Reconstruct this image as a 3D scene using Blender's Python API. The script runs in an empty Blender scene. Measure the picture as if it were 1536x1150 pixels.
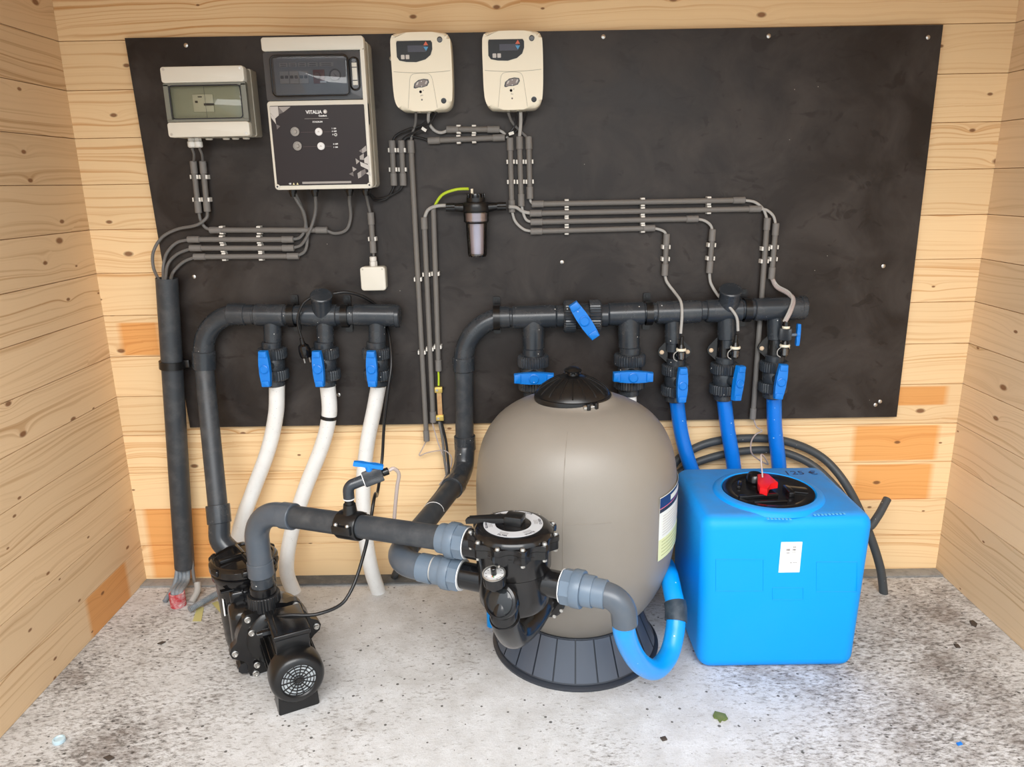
import bpy, bmesh, math, random
from mathutils import Vector, Matrix
random.seed(7)
C = bpy.context.scene
COL = C.collection
V = Vector
PI = math.pi

# ------------------------------------------------------------------ camera
FPX, PITCH, YAW, ROLL = 1113.03, 0.2647, -0.0084, -0.018
CAM = V((-0.1099, -2.4996, 1.4226))
cF = V((math.sin(YAW)*math.cos(PITCH), math.cos(YAW)*math.cos(PITCH), -math.sin(PITCH)))
_R = cF.cross(V((0, 0, 1))).normalized(); _U = _R.cross(cF)
cR = math.cos(ROLL)*_R + math.sin(ROLL)*_U
cU = -math.sin(ROLL)*_R + math.cos(ROLL)*_U
cd = bpy.data.cameras.new('camera'); co = bpy.data.objects.new('camera', cd); COL.objects.link(co)
cd.sensor_width = 36; cd.sensor_fit = 'HORIZONTAL'; cd.lens = FPX/1536*36; cd.clip_start = .05
m3 = Matrix((cR, cU, -cF)).transposed()
co.matrix_world = Matrix.Translation(CAM) @ m3.to_4x4()
C.camera = co
def ray(u, v): return cF*FPX + cR*(u-768) - cU*(v-575)
def A(u, v, y):            # measured point of the photograph that lies on the plane Y = y
    d = ray(u, v); return CAM + d*((y-CAM.y)/d.y)
def Zp(u, v, z=0.0):       # measured point lying on the plane Z = z
    d = ray(u, v); return CAM + d*((z-CAM.z)/d.z)

# ------------------------------------------------------------------ world, light, exposure
w = bpy.data.worlds.new('sky'); C.world = w; w.use_nodes = True
bg = w.node_tree.nodes['Background']; bg.inputs[0].default_value = (0.86, 0.93, 1.0, 1); bg.inputs[1].default_value = 2.3
wn, wl = w.node_tree.nodes, w.node_tree.links      # overcast sky: zenith three times as bright as the horizon
_tc = wn.new('ShaderNodeTexCoord'); _sx = wn.new('ShaderNodeSeparateXYZ'); wl.new(_tc.outputs['Generated'], _sx.inputs[0])
_mr = wn.new('ShaderNodeMapRange'); _mr.inputs[1].default_value = 0; _mr.inputs[2].default_value = 1; _mr.inputs[3].default_value = .333; _mr.inputs[4].default_value = 1.0
wl.new(_sx.outputs[2], _mr.inputs[0])
_vm = wn.new('ShaderNodeVectorMath'); _vm.operation = 'SCALE'; _vm.inputs[0].default_value = (0.88, 0.94, 1.0); wl.new(_mr.outputs[0], _vm.inputs['Scale']); wl.new(_vm.outputs[0], bg.inputs[0])
def area(name, loc, target, sx, sy, energy, col):
    l = bpy.data.lights.new(name, 'AREA'); l.shape = 'RECTANGLE'; l.size = sx; l.size_y = sy; l.energy = energy; l.color = col
    o = bpy.data.objects.new(name, l); COL.objects.link(o); o.location = loc
    o.rotation_euler = (V(target)-V(loc)).to_track_quat('-Z', 'Y').to_euler(); return o
area('doorway_daylight', (-0.2, -3.6, 3.0), (0, -0.3, 0.3), 3.4, 1.6, 95, (1.0, 0.97, 0.93))
C.view_settings.view_transform = 'Standard'; C.view_settings.look = 'None'
C.view_settings.gamma = 1; C.view_settings.use_curve_mapping = False
C.view_settings.exposure = 0.62

# ------------------------------------------------------------------ materials
def nt(name):
    m = bpy.data.materials.new(name); m.use_nodes = True
    n = m.node_tree.nodes; l = m.node_tree.links
    return m, n, l, n['Principled BSDF']
def math_n(n, l, op, a, b=None, c=None, clamp=False):
    x = n.new('ShaderNodeMath'); x.operation = op; x.use_clamp = clamp
    for i, q in enumerate((a, b, c)):
        if q is None: continue
        if isinstance(q, (int, float)): x.inputs[i].default_value = q
        else: l.new(q, x.inputs[i])
    return x.outputs[0]
def mix_c(n, l, f, a, b, mode='MIX'):
    x = n.new('ShaderNodeMix'); x.data_type = 'RGBA'; x.blend_type = mode; x.clamp_factor = True
    for s, q in ((x.inputs[0], f), (x.inputs[6], a), (x.inputs[7], b)):
        if isinstance(q, (int, float)): s.default_value = q
        elif isinstance(q, tuple): s.default_value = (*q[:3], 1)
        else: l.new(q, s)
    return x.outputs[2]
def ramp(n, l, f, p0, p1, c0=0.0, c1=1.0):
    x = n.new('ShaderNodeMapRange'); x.clamp = True
    x.inputs[1].default_value = p0; x.inputs[2].default_value = p1; x.inputs[3].default_value = c0; x.inputs[4].default_value = c1
    l.new(f, x.inputs[0]); return x.outputs[0]
def noise(n, l, vec, scale, detail=3, rough=.5, dist=0):
    x = n.new('ShaderNodeTexNoise'); x.inputs['Scale'].default_value = scale; x.inputs['Detail'].default_value = detail
    x.inputs['Roughness'].default_value = rough; x.inputs['Distortion'].default_value = dist
    if vec is not None: l.new(vec, x.inputs['Vector'])
    return x.outputs[0]
def voro(n, l, vec, scale, rnd=1):
    x = n.new('ShaderNodeTexVoronoi'); x.inputs['Scale'].default_value = scale; x.inputs['Randomness'].default_value = rnd
    if vec is not None: l.new(vec, x.inputs['Vector'])
    return x
def mapping(n, l, vec, scale=(1, 1, 1), rot=(0, 0, 0), loc=(0, 0, 0)):
    x = n.new('ShaderNodeMapping'); x.inputs['Scale'].default_value = scale; x.inputs['Rotation'].default_value = rot
    x.inputs['Location'].default_value = loc; l.new(vec, x.inputs['Vector']); return x.outputs[0]
def bump(n, l, h, strength, dist, P):
    x = n.new('ShaderNodeBump'); x.inputs['Strength'].default_value = strength; x.inputs['Distance'].default_value = dist
    l.new(h, x.inputs['Height']); l.new(x.outputs[0], P.inputs['Normal'])

def mat(name, col, rough=.5, metal=0, dirt=0, dirtcol=(.3, .28, .25), dscale=6, dots=0, dotcol=(.75, .75, .72), dotscale=45, bmp=0, bscale=300, spec=.5, coat=0):
    m, n, l, P = nt(name)
    P.inputs['Roughness'].default_value = rough; P.inputs['Metallic'].default_value = metal
    P.inputs['Specular IOR Level'].default_value = spec; P.inputs['Coat Weight'].default_value = coat
    g = n.new('ShaderNodeNewGeometry').outputs['Position']
    c = (*col, 1)
    P.inputs['Base Color'].default_value = c
    cur = tuple(col)
    if dirt:
        f = ramp(n, l, noise(n, l, g, dscale, 6, .65), .45, .75, 0, dirt)
        cur = mix_c(n, l, f, cur, dirtcol)
        r = math_n(n, l, 'ADD', rough, math_n(n, l, 'MULTIPLY', f, .3)); l.new(r, P.inputs['Roughness'])
    if dots:
        v = voro(n, l, g, dotscale)
        r2 = ramp(n, l, v.outputs['Color'], .86, .88) if False else None
        sep = n.new('ShaderNodeSeparateColor'); l.new(v.outputs['Color'], sep.inputs[0])
        on = math_n(n, l, 'GREATER_THAN', sep.outputs[0], 1-dots)
        sz = math_n(n, l, 'MULTIPLY', sep.outputs[1], .13)
        f = math_n(n, l, 'MULTIPLY', on, math_n(n, l, 'LESS_THAN', v.outputs['Distance'], sz))
        cur = mix_c(n, l, f, cur, dotcol)
    if not isinstance(cur, tuple): l.new(cur, P.inputs['Base Color'])
    if bmp: bump(n, l, noise(n, l, g, bscale, 2), bmp, .0005, P)
    return m

def wood(name, light, dark, patches=()):
    m, n, l, P = nt(name)
    tc = n.new('ShaderNodeTexCoord').outputs['Object']
    oi = n.new('ShaderNodeObjectInfo').outputs['Random']
    off = n.new('ShaderNodeCombineXYZ'); l.new(math_n(n, l, 'MULTIPLY', oi, 37.), off.inputs[0]); l.new(math_n(n, l, 'MULTIPLY', oi, 91.), off.inputs[1])
    add = n.new('ShaderNodeVectorMath'); add.operation = 'ADD'; l.new(tc, add.inputs[0]); l.new(off.outputs[0], add.inputs[1])
    p = add.outputs[0]
    flat = mapping(n, l, p, (1, 1, 1))
    # knots: oval brown spots with the rings bending round them
    z = n.new('ShaderNodeSeparateXYZ'); l.new(p, z.inputs[0])
    k2 = n.new('ShaderNodeCombineXYZ'); l.new(math_n(n, l, 'MULTIPLY', z.outputs[0], 3.9), k2.inputs[0]); l.new(math_n(n, l, 'MULTIPLY', math_n(n, l, 'ADD', z.outputs[2], math_n(n, l, 'MULTIPLY', oi, 13.)), 7.4), k2.inputs[1])
    kv = voro(n, l, k2.outputs[0], 1.0); kv.voronoi_dimensions = '2D'
    kd = kv.outputs['Distance']
    sepk = n.new('ShaderNodeSeparateColor'); l.new(kv.outputs['Color'], sepk.inputs[0])
    big = ramp(n, l, math_n(n, l, 'POWER', sepk.outputs[0], 1.8), 0, 1, .026, .090)
    on = math_n(n, l, 'GREATER_THAN', sepk.outputs[1], .22)
    kn = math_n(n, l, 'MULTIPLY', on, math_n(n, l, 'SUBTRACT', 1, math_n(n, l, 'DIVIDE', kd, big), clamp=True))
    knot = ramp(n, l, kn, 0.0, .45)
    warp = noise(n, l, mapping(n, l, p, (1.5, 1, 6)), 1.0, 2, .4)
    near = math_n(n, l, 'MULTIPLY', on, math_n(n, l, 'MULTIPLY', math_n(n, l, 'POWER', 2.718, math_n(n, l, 'MULTIPLY', kd, -7.)), big))
    zz = math_n(n, l, 'ADD', z.outputs[2], math_n(n, l, 'ADD', math_n(n, l, 'MULTIPLY', warp, .085), math_n(n, l, 'MULTIPLY', near, .55)))
    gv = n.new('ShaderNodeCombineXYZ'); l.new(math_n(n, l, 'MULTIPLY', z.outputs[0], .5), gv.inputs[0]); l.new(math_n(n, l, 'MULTIPLY', zz, 105.), gv.inputs[1]); l.new(math_n(n, l, 'MULTIPLY', oi, 17.), gv.inputs[2])
    lines = noise(n, l, gv.outputs[0], 1.0, 2.5, .55)
    rg = ramp(n, l, lines, .50, .72)
    fine = noise(n, l, mapping(n, l, p, (2.2, 1, 330)), 1.0, 3, .7)
    amt = ramp(n, l, noise(n, l, mapping(n, l, p, (.9, 1, 9)), 1.0, 2), .38, .62, .30, 1.15)
    f = math_n(n, l, 'ADD', math_n(n, l, 'MULTIPLY', rg, amt), math_n(n, l, 'MULTIPLY', math_n(n, l, 'SUBTRACT', fine, .45), .30), clamp=True)
    c = mix_c(n, l, f, light, dark)
    tone = ramp(n, l, oi, 0, 1, .90, 1.07)
    c = mix_c(n, l, 1.0, c, (1, 1, 1), 'MULTIPLY')
    hs = n.new('ShaderNodeHueSaturation'); l.new(c, hs.inputs['Color']); l.new(tone, hs.inputs['Value']); c = hs.outputs[0]
    # orange patches: wood that was covered and aged differently
    g = n.new('ShaderNodeNewGeometry').outputs['Position']
    s = n.new('ShaderNodeSeparateXYZ'); l.new(g, s.inputs[0])
    for ax, a0, a1, z0, z1 in patches:
        e = .012
        q = s.outputs[ax]
        f1 = math_n(n, l, 'MULTIPLY', ramp(n, l, q, a0-e, a0+e), ramp(n, l, q, a1-e, a1+e, 1, 0))
        f2 = math_n(n, l, 'MULTIPLY', ramp(n, l, s.outputs[2], z0-.003, z0+.003), ramp(n, l, s.outputs[2], z1-.003, z1+.003, 1, 0))
        c = mix_c(n, l, math_n(n, l, 'MULTIPLY', f1, f2), c, mix_c(n, l, 1.0, c, (.92, .62, .36), 'MULTIPLY'))
    c = mix_c(n, l, math_n(n, l, 'MULTIPLY', knot, .88), c, (.20, .08, .03))
    l.new(c, P.inputs['Base Color'])
    P.inputs['Roughness'].default_value = .62; P.inputs['Specular IOR Level'].default_value = .3
    bump(n, l, math_n(n, l, 'ADD', math_n(n, l, 'MULTIPLY', f, .5), math_n(n, l, 'MULTIPLY', knot, -.6)), .25, .0015, P)
    return m

def concrete():
    m, n, l, P = nt('concrete_floor')
    g = n.new('ShaderNodeNewGeometry').outputs['Position']
    big = noise(n, l, g, 2.1, 5, .6)
    mid = noise(n, l, g, 11, 6, .7)
    fl = noise(n, l, mapping(n, l, g, (38, 84, 40), (0, 0, -.55)), 1.0, 5, .75)
    fine = noise(n, l, g, 220, 3, .7)
    s = n.new('ShaderNodeSeparateXYZ'); l.new(g, s.inputs[0])
    # worn white paint: nearly whole in the middle of the slab, scuffed towards both side walls
    side = math_n(n, l, 'ADD', math_n(n, l, 'MULTIPLY', ramp(n, l, s.outputs[0], .30, .95, 0, .088), ramp(n, l, s.outputs[0], 1.15, 1.42, 1, .35)), math_n(n, l, 'MULTIPLY', ramp(n, l, s.outputs[0], -1.2, -.62, .080, 0), ramp(n, l, s.outputs[1], -.45, -.1, 1, .45)))
    fl2 = noise(n, l, mapping(n, l, g, (66, 150, 60), (0, 0, -.7)), 1.0, 3, .7)
    wear = math_n(n, l, 'ADD', math_n(n, l, 'MULTIPLY_ADD', fl, .62, math_n(n, l, 'MULTIPLY', fl2, .38)), math_n(n, l, 'ADD', side, math_n(n, l, 'MULTIPLY', math_n(n, l, 'SUBTRACT', big, .5), .35)))
    c = mix_c(n, l, ramp(n, l, mid, .35, .7), (.68, .685, .695), (.50, .49, .48))
    c = mix_c(n, l, ramp(n, l, fine, .42, .7, 0, .45), c, (.42, .41, .40))
    c = mix_c(n, l, math_n(n, l, 'MULTIPLY', ramp(n, l, wear, .535, .585), .75), c, (.34, .325, .31))
    c = mix_c(n, l, math_n(n, l, 'MULTIPLY', ramp(n, l, wear, .61, .66), .8), c, (.07, .062, .056))
    stain = ramp(n, l, math_n(n, l, 'ADD', math_n(n, l, 'MULTIPLY_ADD', mid, .45, math_n(n, l, 'MULTIPLY', big, .55)), side), .58, .70)
    c = mix_c(n, l, math_n(n, l, 'MULTIPLY', stain, .6), c, (.20, .165, .145))
    v = voro(n, l, g, 42); sp = n.new('ShaderNodeSeparateColor'); l.new(v.outputs['Color'], sp.inputs[0])
    dot = math_n(n, l, 'MULTIPLY', math_n(n, l, 'GREATER_THAN', sp.outputs[0], .35), math_n(n, l, 'LESS_THAN', v.outputs['Distance'], math_n(n, l, 'MULTIPLY', sp.outputs[1], .20)))
    c = mix_c(n, l, math_n(n, l, 'MULTIPLY', dot, .85), c, (.05, .045, .04))
    l.new(c, P.inputs['Base Color']); P.inputs['Roughness'].default_value = .8
    bump(n, l, math_n(n, l, 'ADD', fl, math_n(n, l, 'MULTIPLY', fine, .5)), .5, .003, P)
    return m

def board_mat():
    m, n, l, P = nt('film_faced_board')
    g = n.new('ShaderNodeNewGeometry').outputs['Position']
    sm = noise(n, l, g, 4.5, 6, .62, .6)
    c = mix_c(n, l, ramp(n, l, sm, .40, .66), (.021, .016, .014), (.048, .040, .036))
    hand = noise(n, l, mapping(n, l, g, (13, 1, 20), (0, .3, 0)), 1.0, 3, .55, .8)
    blot = ramp(n, l, hand, .60, .67)
    c = mix_c(n, l, math_n(n, l, 'MULTIPLY', blot, .65), c, (.014, .009, .007))
    v = voro(n, l, g, 26); sp = n.new('ShaderNodeSeparateColor'); l.new(v.outputs['Color'], sp.inputs[0])
    dot = math_n(n, l, 'MULTIPLY', math_n(n, l, 'GREATER_THAN', sp.outputs[0], .86), math_n(n, l, 'LESS_THAN', v.outputs['Distance'], .035))
    c = mix_c(n, l, dot, c, (.30, .28, .25))
    l.new(c, P.inputs['Base Color'])
    r = ramp(n, l, sm, .3, .7, .34, .5); l.new(r, P.inputs['Roughness']); P.inputs['Specular IOR Level'].default_value = .32
    bump(n, l, noise(n, l, g, 600, 2), .08, .0005, P)
    return m

def clear(name, tint, fac=.12, rough=.03):
    m, n, l, P = nt(name); n.remove(P)
    t = n.new('ShaderNodeBsdfTransparent'); t.inputs[0].default_value = (*tint, 1)
    gl = n.new('ShaderNodeBsdfGlossy'); gl.inputs['Roughness'].default_value = rough
    fr = n.new('ShaderNodeFresnel'); fr.inputs[0].default_value = 1.49
    f = math_n(n, l, 'MULTIPLY_ADD', fr.outputs[0], 1., fac-.04, clamp=True)
    mx = n.new('ShaderNodeMixShader'); l.new(f, mx.inputs[0]); l.new(t.outputs[0], mx.inputs[1]); l.new(gl.outputs[0], mx.inputs[2])
    l.new(mx.outputs[0], n['Material Output'].inputs[0]); return m

aP = lambda u0, v0, u1, v1: (0, A(u0, v1, 0).x, A(u1, v1, 0).x, A(u0, v1, 0).z, A(u0, v0, 0).z)
WB = wood('pine_back_wall', (.93, .68, .39), (.66, .35, .135),
    [aP(1277, 639, 1402, 691), aP(1277, 697, 1392, 750), aP(1340, 580, 1418, 608), aP(185, 484, 243, 533), aP(232, 763, 345, 866)])
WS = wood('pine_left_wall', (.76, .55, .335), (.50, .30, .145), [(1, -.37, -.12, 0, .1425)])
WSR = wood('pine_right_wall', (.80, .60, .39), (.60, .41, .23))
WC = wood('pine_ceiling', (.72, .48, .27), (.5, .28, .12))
CONC = concrete(); BOARD = board_mat()
PVC = mat('dark_grey_pvc', (.030, .037, .046), .24, dirt=.3, dirtcol=(.12, .12, .12), dscale=14, dots=.28, dotscale=55)
PVCF = mat('mid_grey_pvc', (.075, .092, .115), .30, dirt=.25, dirtcol=(.16, .16, .16), dscale=14)
PVCM = mat('matt_grey_pvc_pipe', (.036, .042, .050), .42, dirt=.5, dirtcol=(.12, .12, .12), dscale=20, dots=.05)
PVCL = mat('blue_grey_pvc_fitting', (.125, .17, .225), .36, dirt=.2, dirtcol=(.2, .2, .2), dscale=12)
PVCB = mat('black_pvc', (.014, .015, .017), .28, dirt=.2, dirtcol=(.08, .08, .08))
COND = mat('grey_conduit', (.165, .155, .145), .55, dirt=.35, dirtcol=(.22, .20, .17), dscale=9)
CONDE = mat('grey_conduit_sleeve', (.19, .18, .17), .6)
CLIPW = mat('white_clip', (.75, .73, .68), .5)
BLUEH = mat('blue_handle', (.002, .20, .72), .33, dots=.25, dotscale=70)
HOSEB = mat('blue_hose', (.002, .19, .76), .30, dots=.35, dotscale=55, dotcol=(.35, .6, .85))
HOSEB2 = mat('bright_blue_hose', (.001, .32, .88), .30, dots=.3, dotscale=50, dotcol=(.5, .75, .95))
HOSEW = mat('white_flexible_hose', (.88, .88, .86), .5, dirt=.22, dirtcol=(.55, .53, .5), dscale=16, dots=.7, dotscale=130, dotcol=(.35, .33, .30))
CABG = mat('grey_cable', (.15, .145, .14), .5)
CABL = mat('light_grey_cable', (.42, .41, .39), .5)
CABB = mat('black_cable', (.012, .012, .013), .35)
CABY = mat('green_yellow_wire', (.50, .66, .03), .4)
COIL = mat('dark_flexible_conduit', (.055, .062, .068), .5, dots=.3, dotscale=80)
BLK = mat('black_gloss_plastic', (.006, .006, .007), .17, dirt=.16, dirtcol=(.08, .07, .055), dscale=9)
BLKM = mat('black_satin_plastic', (.008, .008, .0085), .30)
BLKB = mat('black_base_plastic', (.030, .036, .048), .36, bmp=.2, bscale=900)
STEEL = mat('steel', (.62, .61, .58), .3, .9)
CREAM = mat('cream_plastic', (.90, .83, .66), .38)
IVORY = mat('grey_white_plastic', (.76, .73, .64), .42)
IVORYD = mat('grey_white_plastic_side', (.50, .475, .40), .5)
SMOKE = mat('smoked_grey_door', (.075, .078, .085), .25)
DIAL = mat('white_print', (.85, .85, .85), .5)
INK = mat('dark_print', (.02, .02, .03), .5)
PANELD = mat('dark_control_panel', (.022, .014, .014), .34, spec=.3)
PRINTG = mat('grey_print', (.36, .33, .31), .5); PRINTG2 = mat('pale_grey_print', (.58, .55, .52), .5); PRINTG3 = mat('dark_grey_print', (.16, .14, .135), .5)
TANKM = mat('taupe_tank', (.245, .220, .188), .42, bmp=.35, bscale=420, dirt=.12, dirtcol=(.36, .34, .31), dscale=5)
BPAN = mat('base_panel_plastic', (.070, .084, .112), .34, bmp=.2, bscale=900)
BTANK = mat('blue_tank_plastic', (.0, .325, .92), .5, spec=.3, bmp=.15, bscale=60, dirt=.08, dirtcol=(.05, .36, .85), dscale=4)
def duller_top(m):          # duller, darker blue mixed unevenly into the tank's upward faces
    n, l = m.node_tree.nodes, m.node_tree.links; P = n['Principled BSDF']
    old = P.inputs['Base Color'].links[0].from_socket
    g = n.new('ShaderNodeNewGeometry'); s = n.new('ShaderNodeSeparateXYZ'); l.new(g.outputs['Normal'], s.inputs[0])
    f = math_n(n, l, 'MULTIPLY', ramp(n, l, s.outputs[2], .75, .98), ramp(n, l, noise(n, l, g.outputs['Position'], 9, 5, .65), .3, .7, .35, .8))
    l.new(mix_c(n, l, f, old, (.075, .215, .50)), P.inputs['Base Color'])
duller_top(BTANK)
BTANKT = None
RED = mat('red_plastic', (.82, .012, .016), .35)
BRASS = mat('brass', (.75, .55, .15), .35, .6); COPPER = mat('copper_strip', (.66, .42, .20), .35, .5, dirt=.6, dirtcol=(.45, .12, .06), dscale=30)
GLASSG = clear('clear_green_cover', (.88, .88, .83), .03); GLASSS = clear('smoked_clear_cover', (.74, .75, .77), .04)
GLASSC = clear('clear_plastic', (.90, .89, .96), .16)
GLASST = mat('milky_clear_tube', (.56, .48, .46), .3)
GLASST.node_tree.nodes['Principled BSDF'].inputs['Alpha'].default_value = .7
YTAPE = mat('yellowed_tape', (.52, .48, .20), .5); REDC = mat('red_corrugated', (.50, .04, .05), .55, dots=.75, dotscale=190, dotcol=(.8, .76, .76), dirt=.9, dirtcol=(.7, .66, .66), dscale=45)
SLATE = mat('slate_grey_cable', (.20, .23, .26), .5, dirt=.4, dirtcol=(.5, .5, .5), dscale=40)

# ------------------------------------------------------------------ geometry kit
def FR(o, z, x=None):
    z = V(z).normalized()
    x = V(x) if x is not None else (V((1, 0, 0)) if abs(z.x) < .9 else V((0, 0, 1)))
    x = (x - z*x.dot(z)).normalized(); y = z.cross(x)
    m = Matrix((x, y, z)).transposed().to_4x4(); m.translation = V(o); return m
def smooth_pts(pts, n=8):
    P = [V(p) for p in pts]
    if len(P) < 3: return P
    out = []
    Q = [P[0]*2-P[1]] + P + [P[-1]*2-P[-2]]
    for i in range(1, len(Q)-2):
        p0, p1, p2, p3 = Q[i-1:i+3]
        d1 = max((p2-p1).length, 1e-6)
        t1 = (p2-p0)/max((p2-p1).length+(p1-p0).length, 1e-6)*d1; t2 = (p3-p1)/max((p3-p2).length+(p2-p1).length, 1e-6)*d1
        for k in range(n):
            t = k/n
            out.append((2*t**3-3*t**2+1)*p1+(t**3-2*t**2+t)*t1+(-2*t**3+3*t**2)*p2+(t**3-t**2)*t2)
    out.append(P[-1]); return out
def fillet(pts, r, n=9):
    P = [V(p) for p in pts]; out = [P[0]]
    for i in range(1, len(P)-1):
        a = (P[i-1]-P[i]).normalized(); b = (P[i+1]-P[i]).normalized()
        rr = r[i-1] if isinstance(r, (list, tuple)) else r
        ang = a.angle(b); t = rr/math.tan(ang/2)
        s = P[i]+a*t; e = P[i]+b*t; c = P[i]+(a+b).normalized()*(rr/math.sin(ang/2))
        vs = s-c; ve = e-c; tot = vs.angle(ve)
        for k in range(n+1):
            q = k/n
            out.append(c+(vs*math.sin((1-q)*tot)+ve*math.sin(q*tot))/math.sin(tot))
    out.append(P[-1]); return out
class G:
    def __init__(s): s.bm = bmesh.new()
    def merge(s, b):
        me = bpy.data.meshes.new('t'); b.to_mesh(me); b.free(); s.bm.from_mesh(me); bpy.data.meshes.remove(me)
    def box(s, c, sz, M=None, bev=0, seg=2):
        b = bmesh.new(); bmesh.ops.create_cube(b, size=1)
        bmesh.ops.scale(b, vec=V(sz), verts=b.verts)
        if bev: bmesh.ops.bevel(b, geom=list(b.edges), offset=min(bev, min(sz)*.49), segments=seg, profile=.5, affect='EDGES')
        bmesh.ops.translate(b, vec=V(c), verts=b.verts)
        if M: bmesh.ops.transform(b, matrix=M, verts=b.verts)
        s.merge(b); return s
    def prism(s, pts, z0, z1, M=None, bev=0, seg=2, taper=1.0):
        b = bmesh.new(); n = len(pts)
        cx = sum(p[0] for p in pts)/n; cy = sum(p[1] for p in pts)/n
        lo = [b.verts.new((p[0], p[1], z0)) for p in pts]
        hi = [b.verts.new((cx+(p[0]-cx)*taper, cy+(p[1]-cy)*taper, z1)) for p in pts]
        b.faces.new(lo[::-1]); top = b.faces.new(hi)
        for i in range(n): b.faces.new((lo[i], lo[(i+1) % n], hi[(i+1) % n], hi[i]))
        if bev: bmesh.ops.bevel(b, geom=list(top.edges), offset=bev, segments=seg, profile=.5, affect='EDGES')
        bmesh.ops.recalc_face_normals(b, faces=b.faces)
        if M: bmesh.ops.transform(b, matrix=M, verts=b.verts)
        s.merge(b); return s
    def tube(s, pts, r, n=14, caps=True, closed=False):
        P = [V(p) for p in pts]; N = len(P); b = bmesh.new()
        rr = r if isinstance(r, (list, tuple)) else [r]*N
        T = []
        for i in range(N):
            if closed: t = P[(i+1) % N]-P[i-1]
            else: t = P[min(i+1, N-1)]-P[max(i-1, 0)]
            T.append(t.normalized())
        up = V((0, 0, 1)) if abs(T[0].z) < .9 else V((0, 1, 0))
        x = (up-T[0]*up.dot(T[0])).normalized(); rings = []
        for i in range(N):
            if i:
                ax = T[i-1].cross(T[i])
                if ax.length > 1e-7: x = Matrix.Rotation(T[i-1].angle(T[i]), 3, ax.normalized()) @ x
                x = (x-T[i]*x.dot(T[i])).normalized()
            y = T[i].cross(x)
            rings.append([b.verts.new(P[i]+(x*math.cos(2*PI*k/n)+y*math.sin(2*PI*k/n))*rr[i]) for k in range(n)])
        for i in range(N-(0 if closed else 1)):
            a, c = rings[i], rings[(i+1) % N]
            for k in range(n): b.faces.new((a[k], a[(k+1) % n], c[(k+1) % n], c[k]))
        if caps and not closed: b.faces.new(rings[0][::-1]); b.faces.new(rings[-1])
        s.merge(b); return s
    def lathe(s, prof, M=None, n=28, knurl=0, kd=.003, ang=(0, 2*PI), caps=True):
        b = bmesh.new(); rings = []
        full = abs(ang[1]-ang[0]-2*PI) < 1e-6
        cnt = n if full else n+1
        for (r, z) in prof:
            if r < 1e-6 and full: rings.append([b.verts.new((0, 0, z))])
            else:
                rg = []
                for k in range(cnt):
                    a = ang[0]+(ang[1]-ang[0])*k/n
                    q = r-(kd if (knurl and k % 2) else 0)
                    rg.append(b.verts.new((q*math.cos(a), q*math.sin(a), z)))
                rings.append(rg)
        for a, c in zip(rings, rings[1:]):
            m = max(len(a), len(c))
            for k in range(m if full else m-1):
                k2 = (k+1) % m
                if len(a) == 1 and len(c) == 1: continue
                if len(a) == 1: b.faces.new((a[0], c[k2], c[k]))
                elif len(c) == 1: b.faces.new((a[k], a[k2], c[0]))
                else: b.faces.new((a[k], a[k2], c[k2], c[k]))
        if full and caps and prof[0] != prof[-1]:
            for e, rg in ((0, rings[0]), (1, rings[-1])):
                if len(rg) > 2: b.faces.new(rg if e else rg[::-1])
        bmesh.ops.recalc_face_normals(b, faces=b.faces)
        if M: bmesh.ops.transform(b, matrix=M, verts=b.verts)
        s.merge(b); return s
    def cyl(s, a, c, r, n=20, r2=None, knurl=0, kd=.003, bev=0):
        a = V(a); c = V(c); h = (c-a).length; r2 = r if r2 is None else r2
        if bev: pr = [(r-bev, 0), (r, bev), (r2, h-bev), (r2-bev, h)]
        else: pr = [(r, 0), (r2, h)]
        return s.lathe(pr, FR(a, c-a), n*2 if knurl else n, knurl, kd)

WM = {}
def finish_mesh(g, name, m, sharp=38):
    bm = g.bm
    bmesh.ops.remove_doubles(bm, verts=bm.verts, dist=1e-6) if False else None
    for f in bm.faces: f.smooth = True
    lim = math.radians(sharp)
    for e in bm.edges:
        if len(e.link_faces) != 2 or e.calc_face_angle(0) > lim: e.smooth = False
    me = bpy.data.meshes.new(name); bm.to_mesh(me); bm.free()
    me.materials.append(m); return me
def thing(name, label, cat, loc, group=None, M=None):
    o = bpy.data.objects.new(name, None); COL.objects.link(o); o.empty_display_size = .05
    W = M if M is not None else Matrix.Translation(V(loc))
    o.matrix_world = W; WM[o.name] = W
    if label: o['label'] = label
    if cat: o['category'] = cat
    if group: o['group'] = group
    return o
def part(g, name, m, parent, label=None, local=False, sharp=38, stuff=False):
    me = finish_mesh(g, name, m, sharp)
    W = WM[parent.name]
    if not local: me.transform(W.inverted())
    o = bpy.data.objects.new(name, me); COL.objects.link(o); o.parent = parent; WM[o.name] = W
    if label: o['label'] = label
    if stuff: o['kind'] = 'stuff'
    return o
def single(g, name, m, label, cat, group=None, sharp=38, kind=None):
    me = finish_mesh(g, name, m, sharp)
    xs = [v.co for v in me.vertices]
    c = V(((min(v.x for v in xs)+max(v.x for v in xs))/2, (min(v.y for v in xs)+max(v.y for v in xs))/2, min(v.z for v in xs)))
    me.transform(Matrix.Translation(-c))
    o = bpy.data.objects.new(name, me); COL.objects.link(o); o.location = c; WM[o.name] = Matrix.Translation(c)
    if label: o['label'] = label
    if cat: o['category'] = cat
    if group: o['group'] = group
    if kind: o['kind'] = kind
    return o
def dup(o, M=None, label=None, parent=None):
    c = o.copy(); COL.objects.link(c)
    if parent is not None: c.parent = parent; WM[c.name] = WM[parent.name]
    if M is not None: c.matrix_world = M; WM[c.name] = M
    if label: c['label'] = label
    for ch in list(o.children): dup(ch, None, None, c)
    return c
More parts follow.
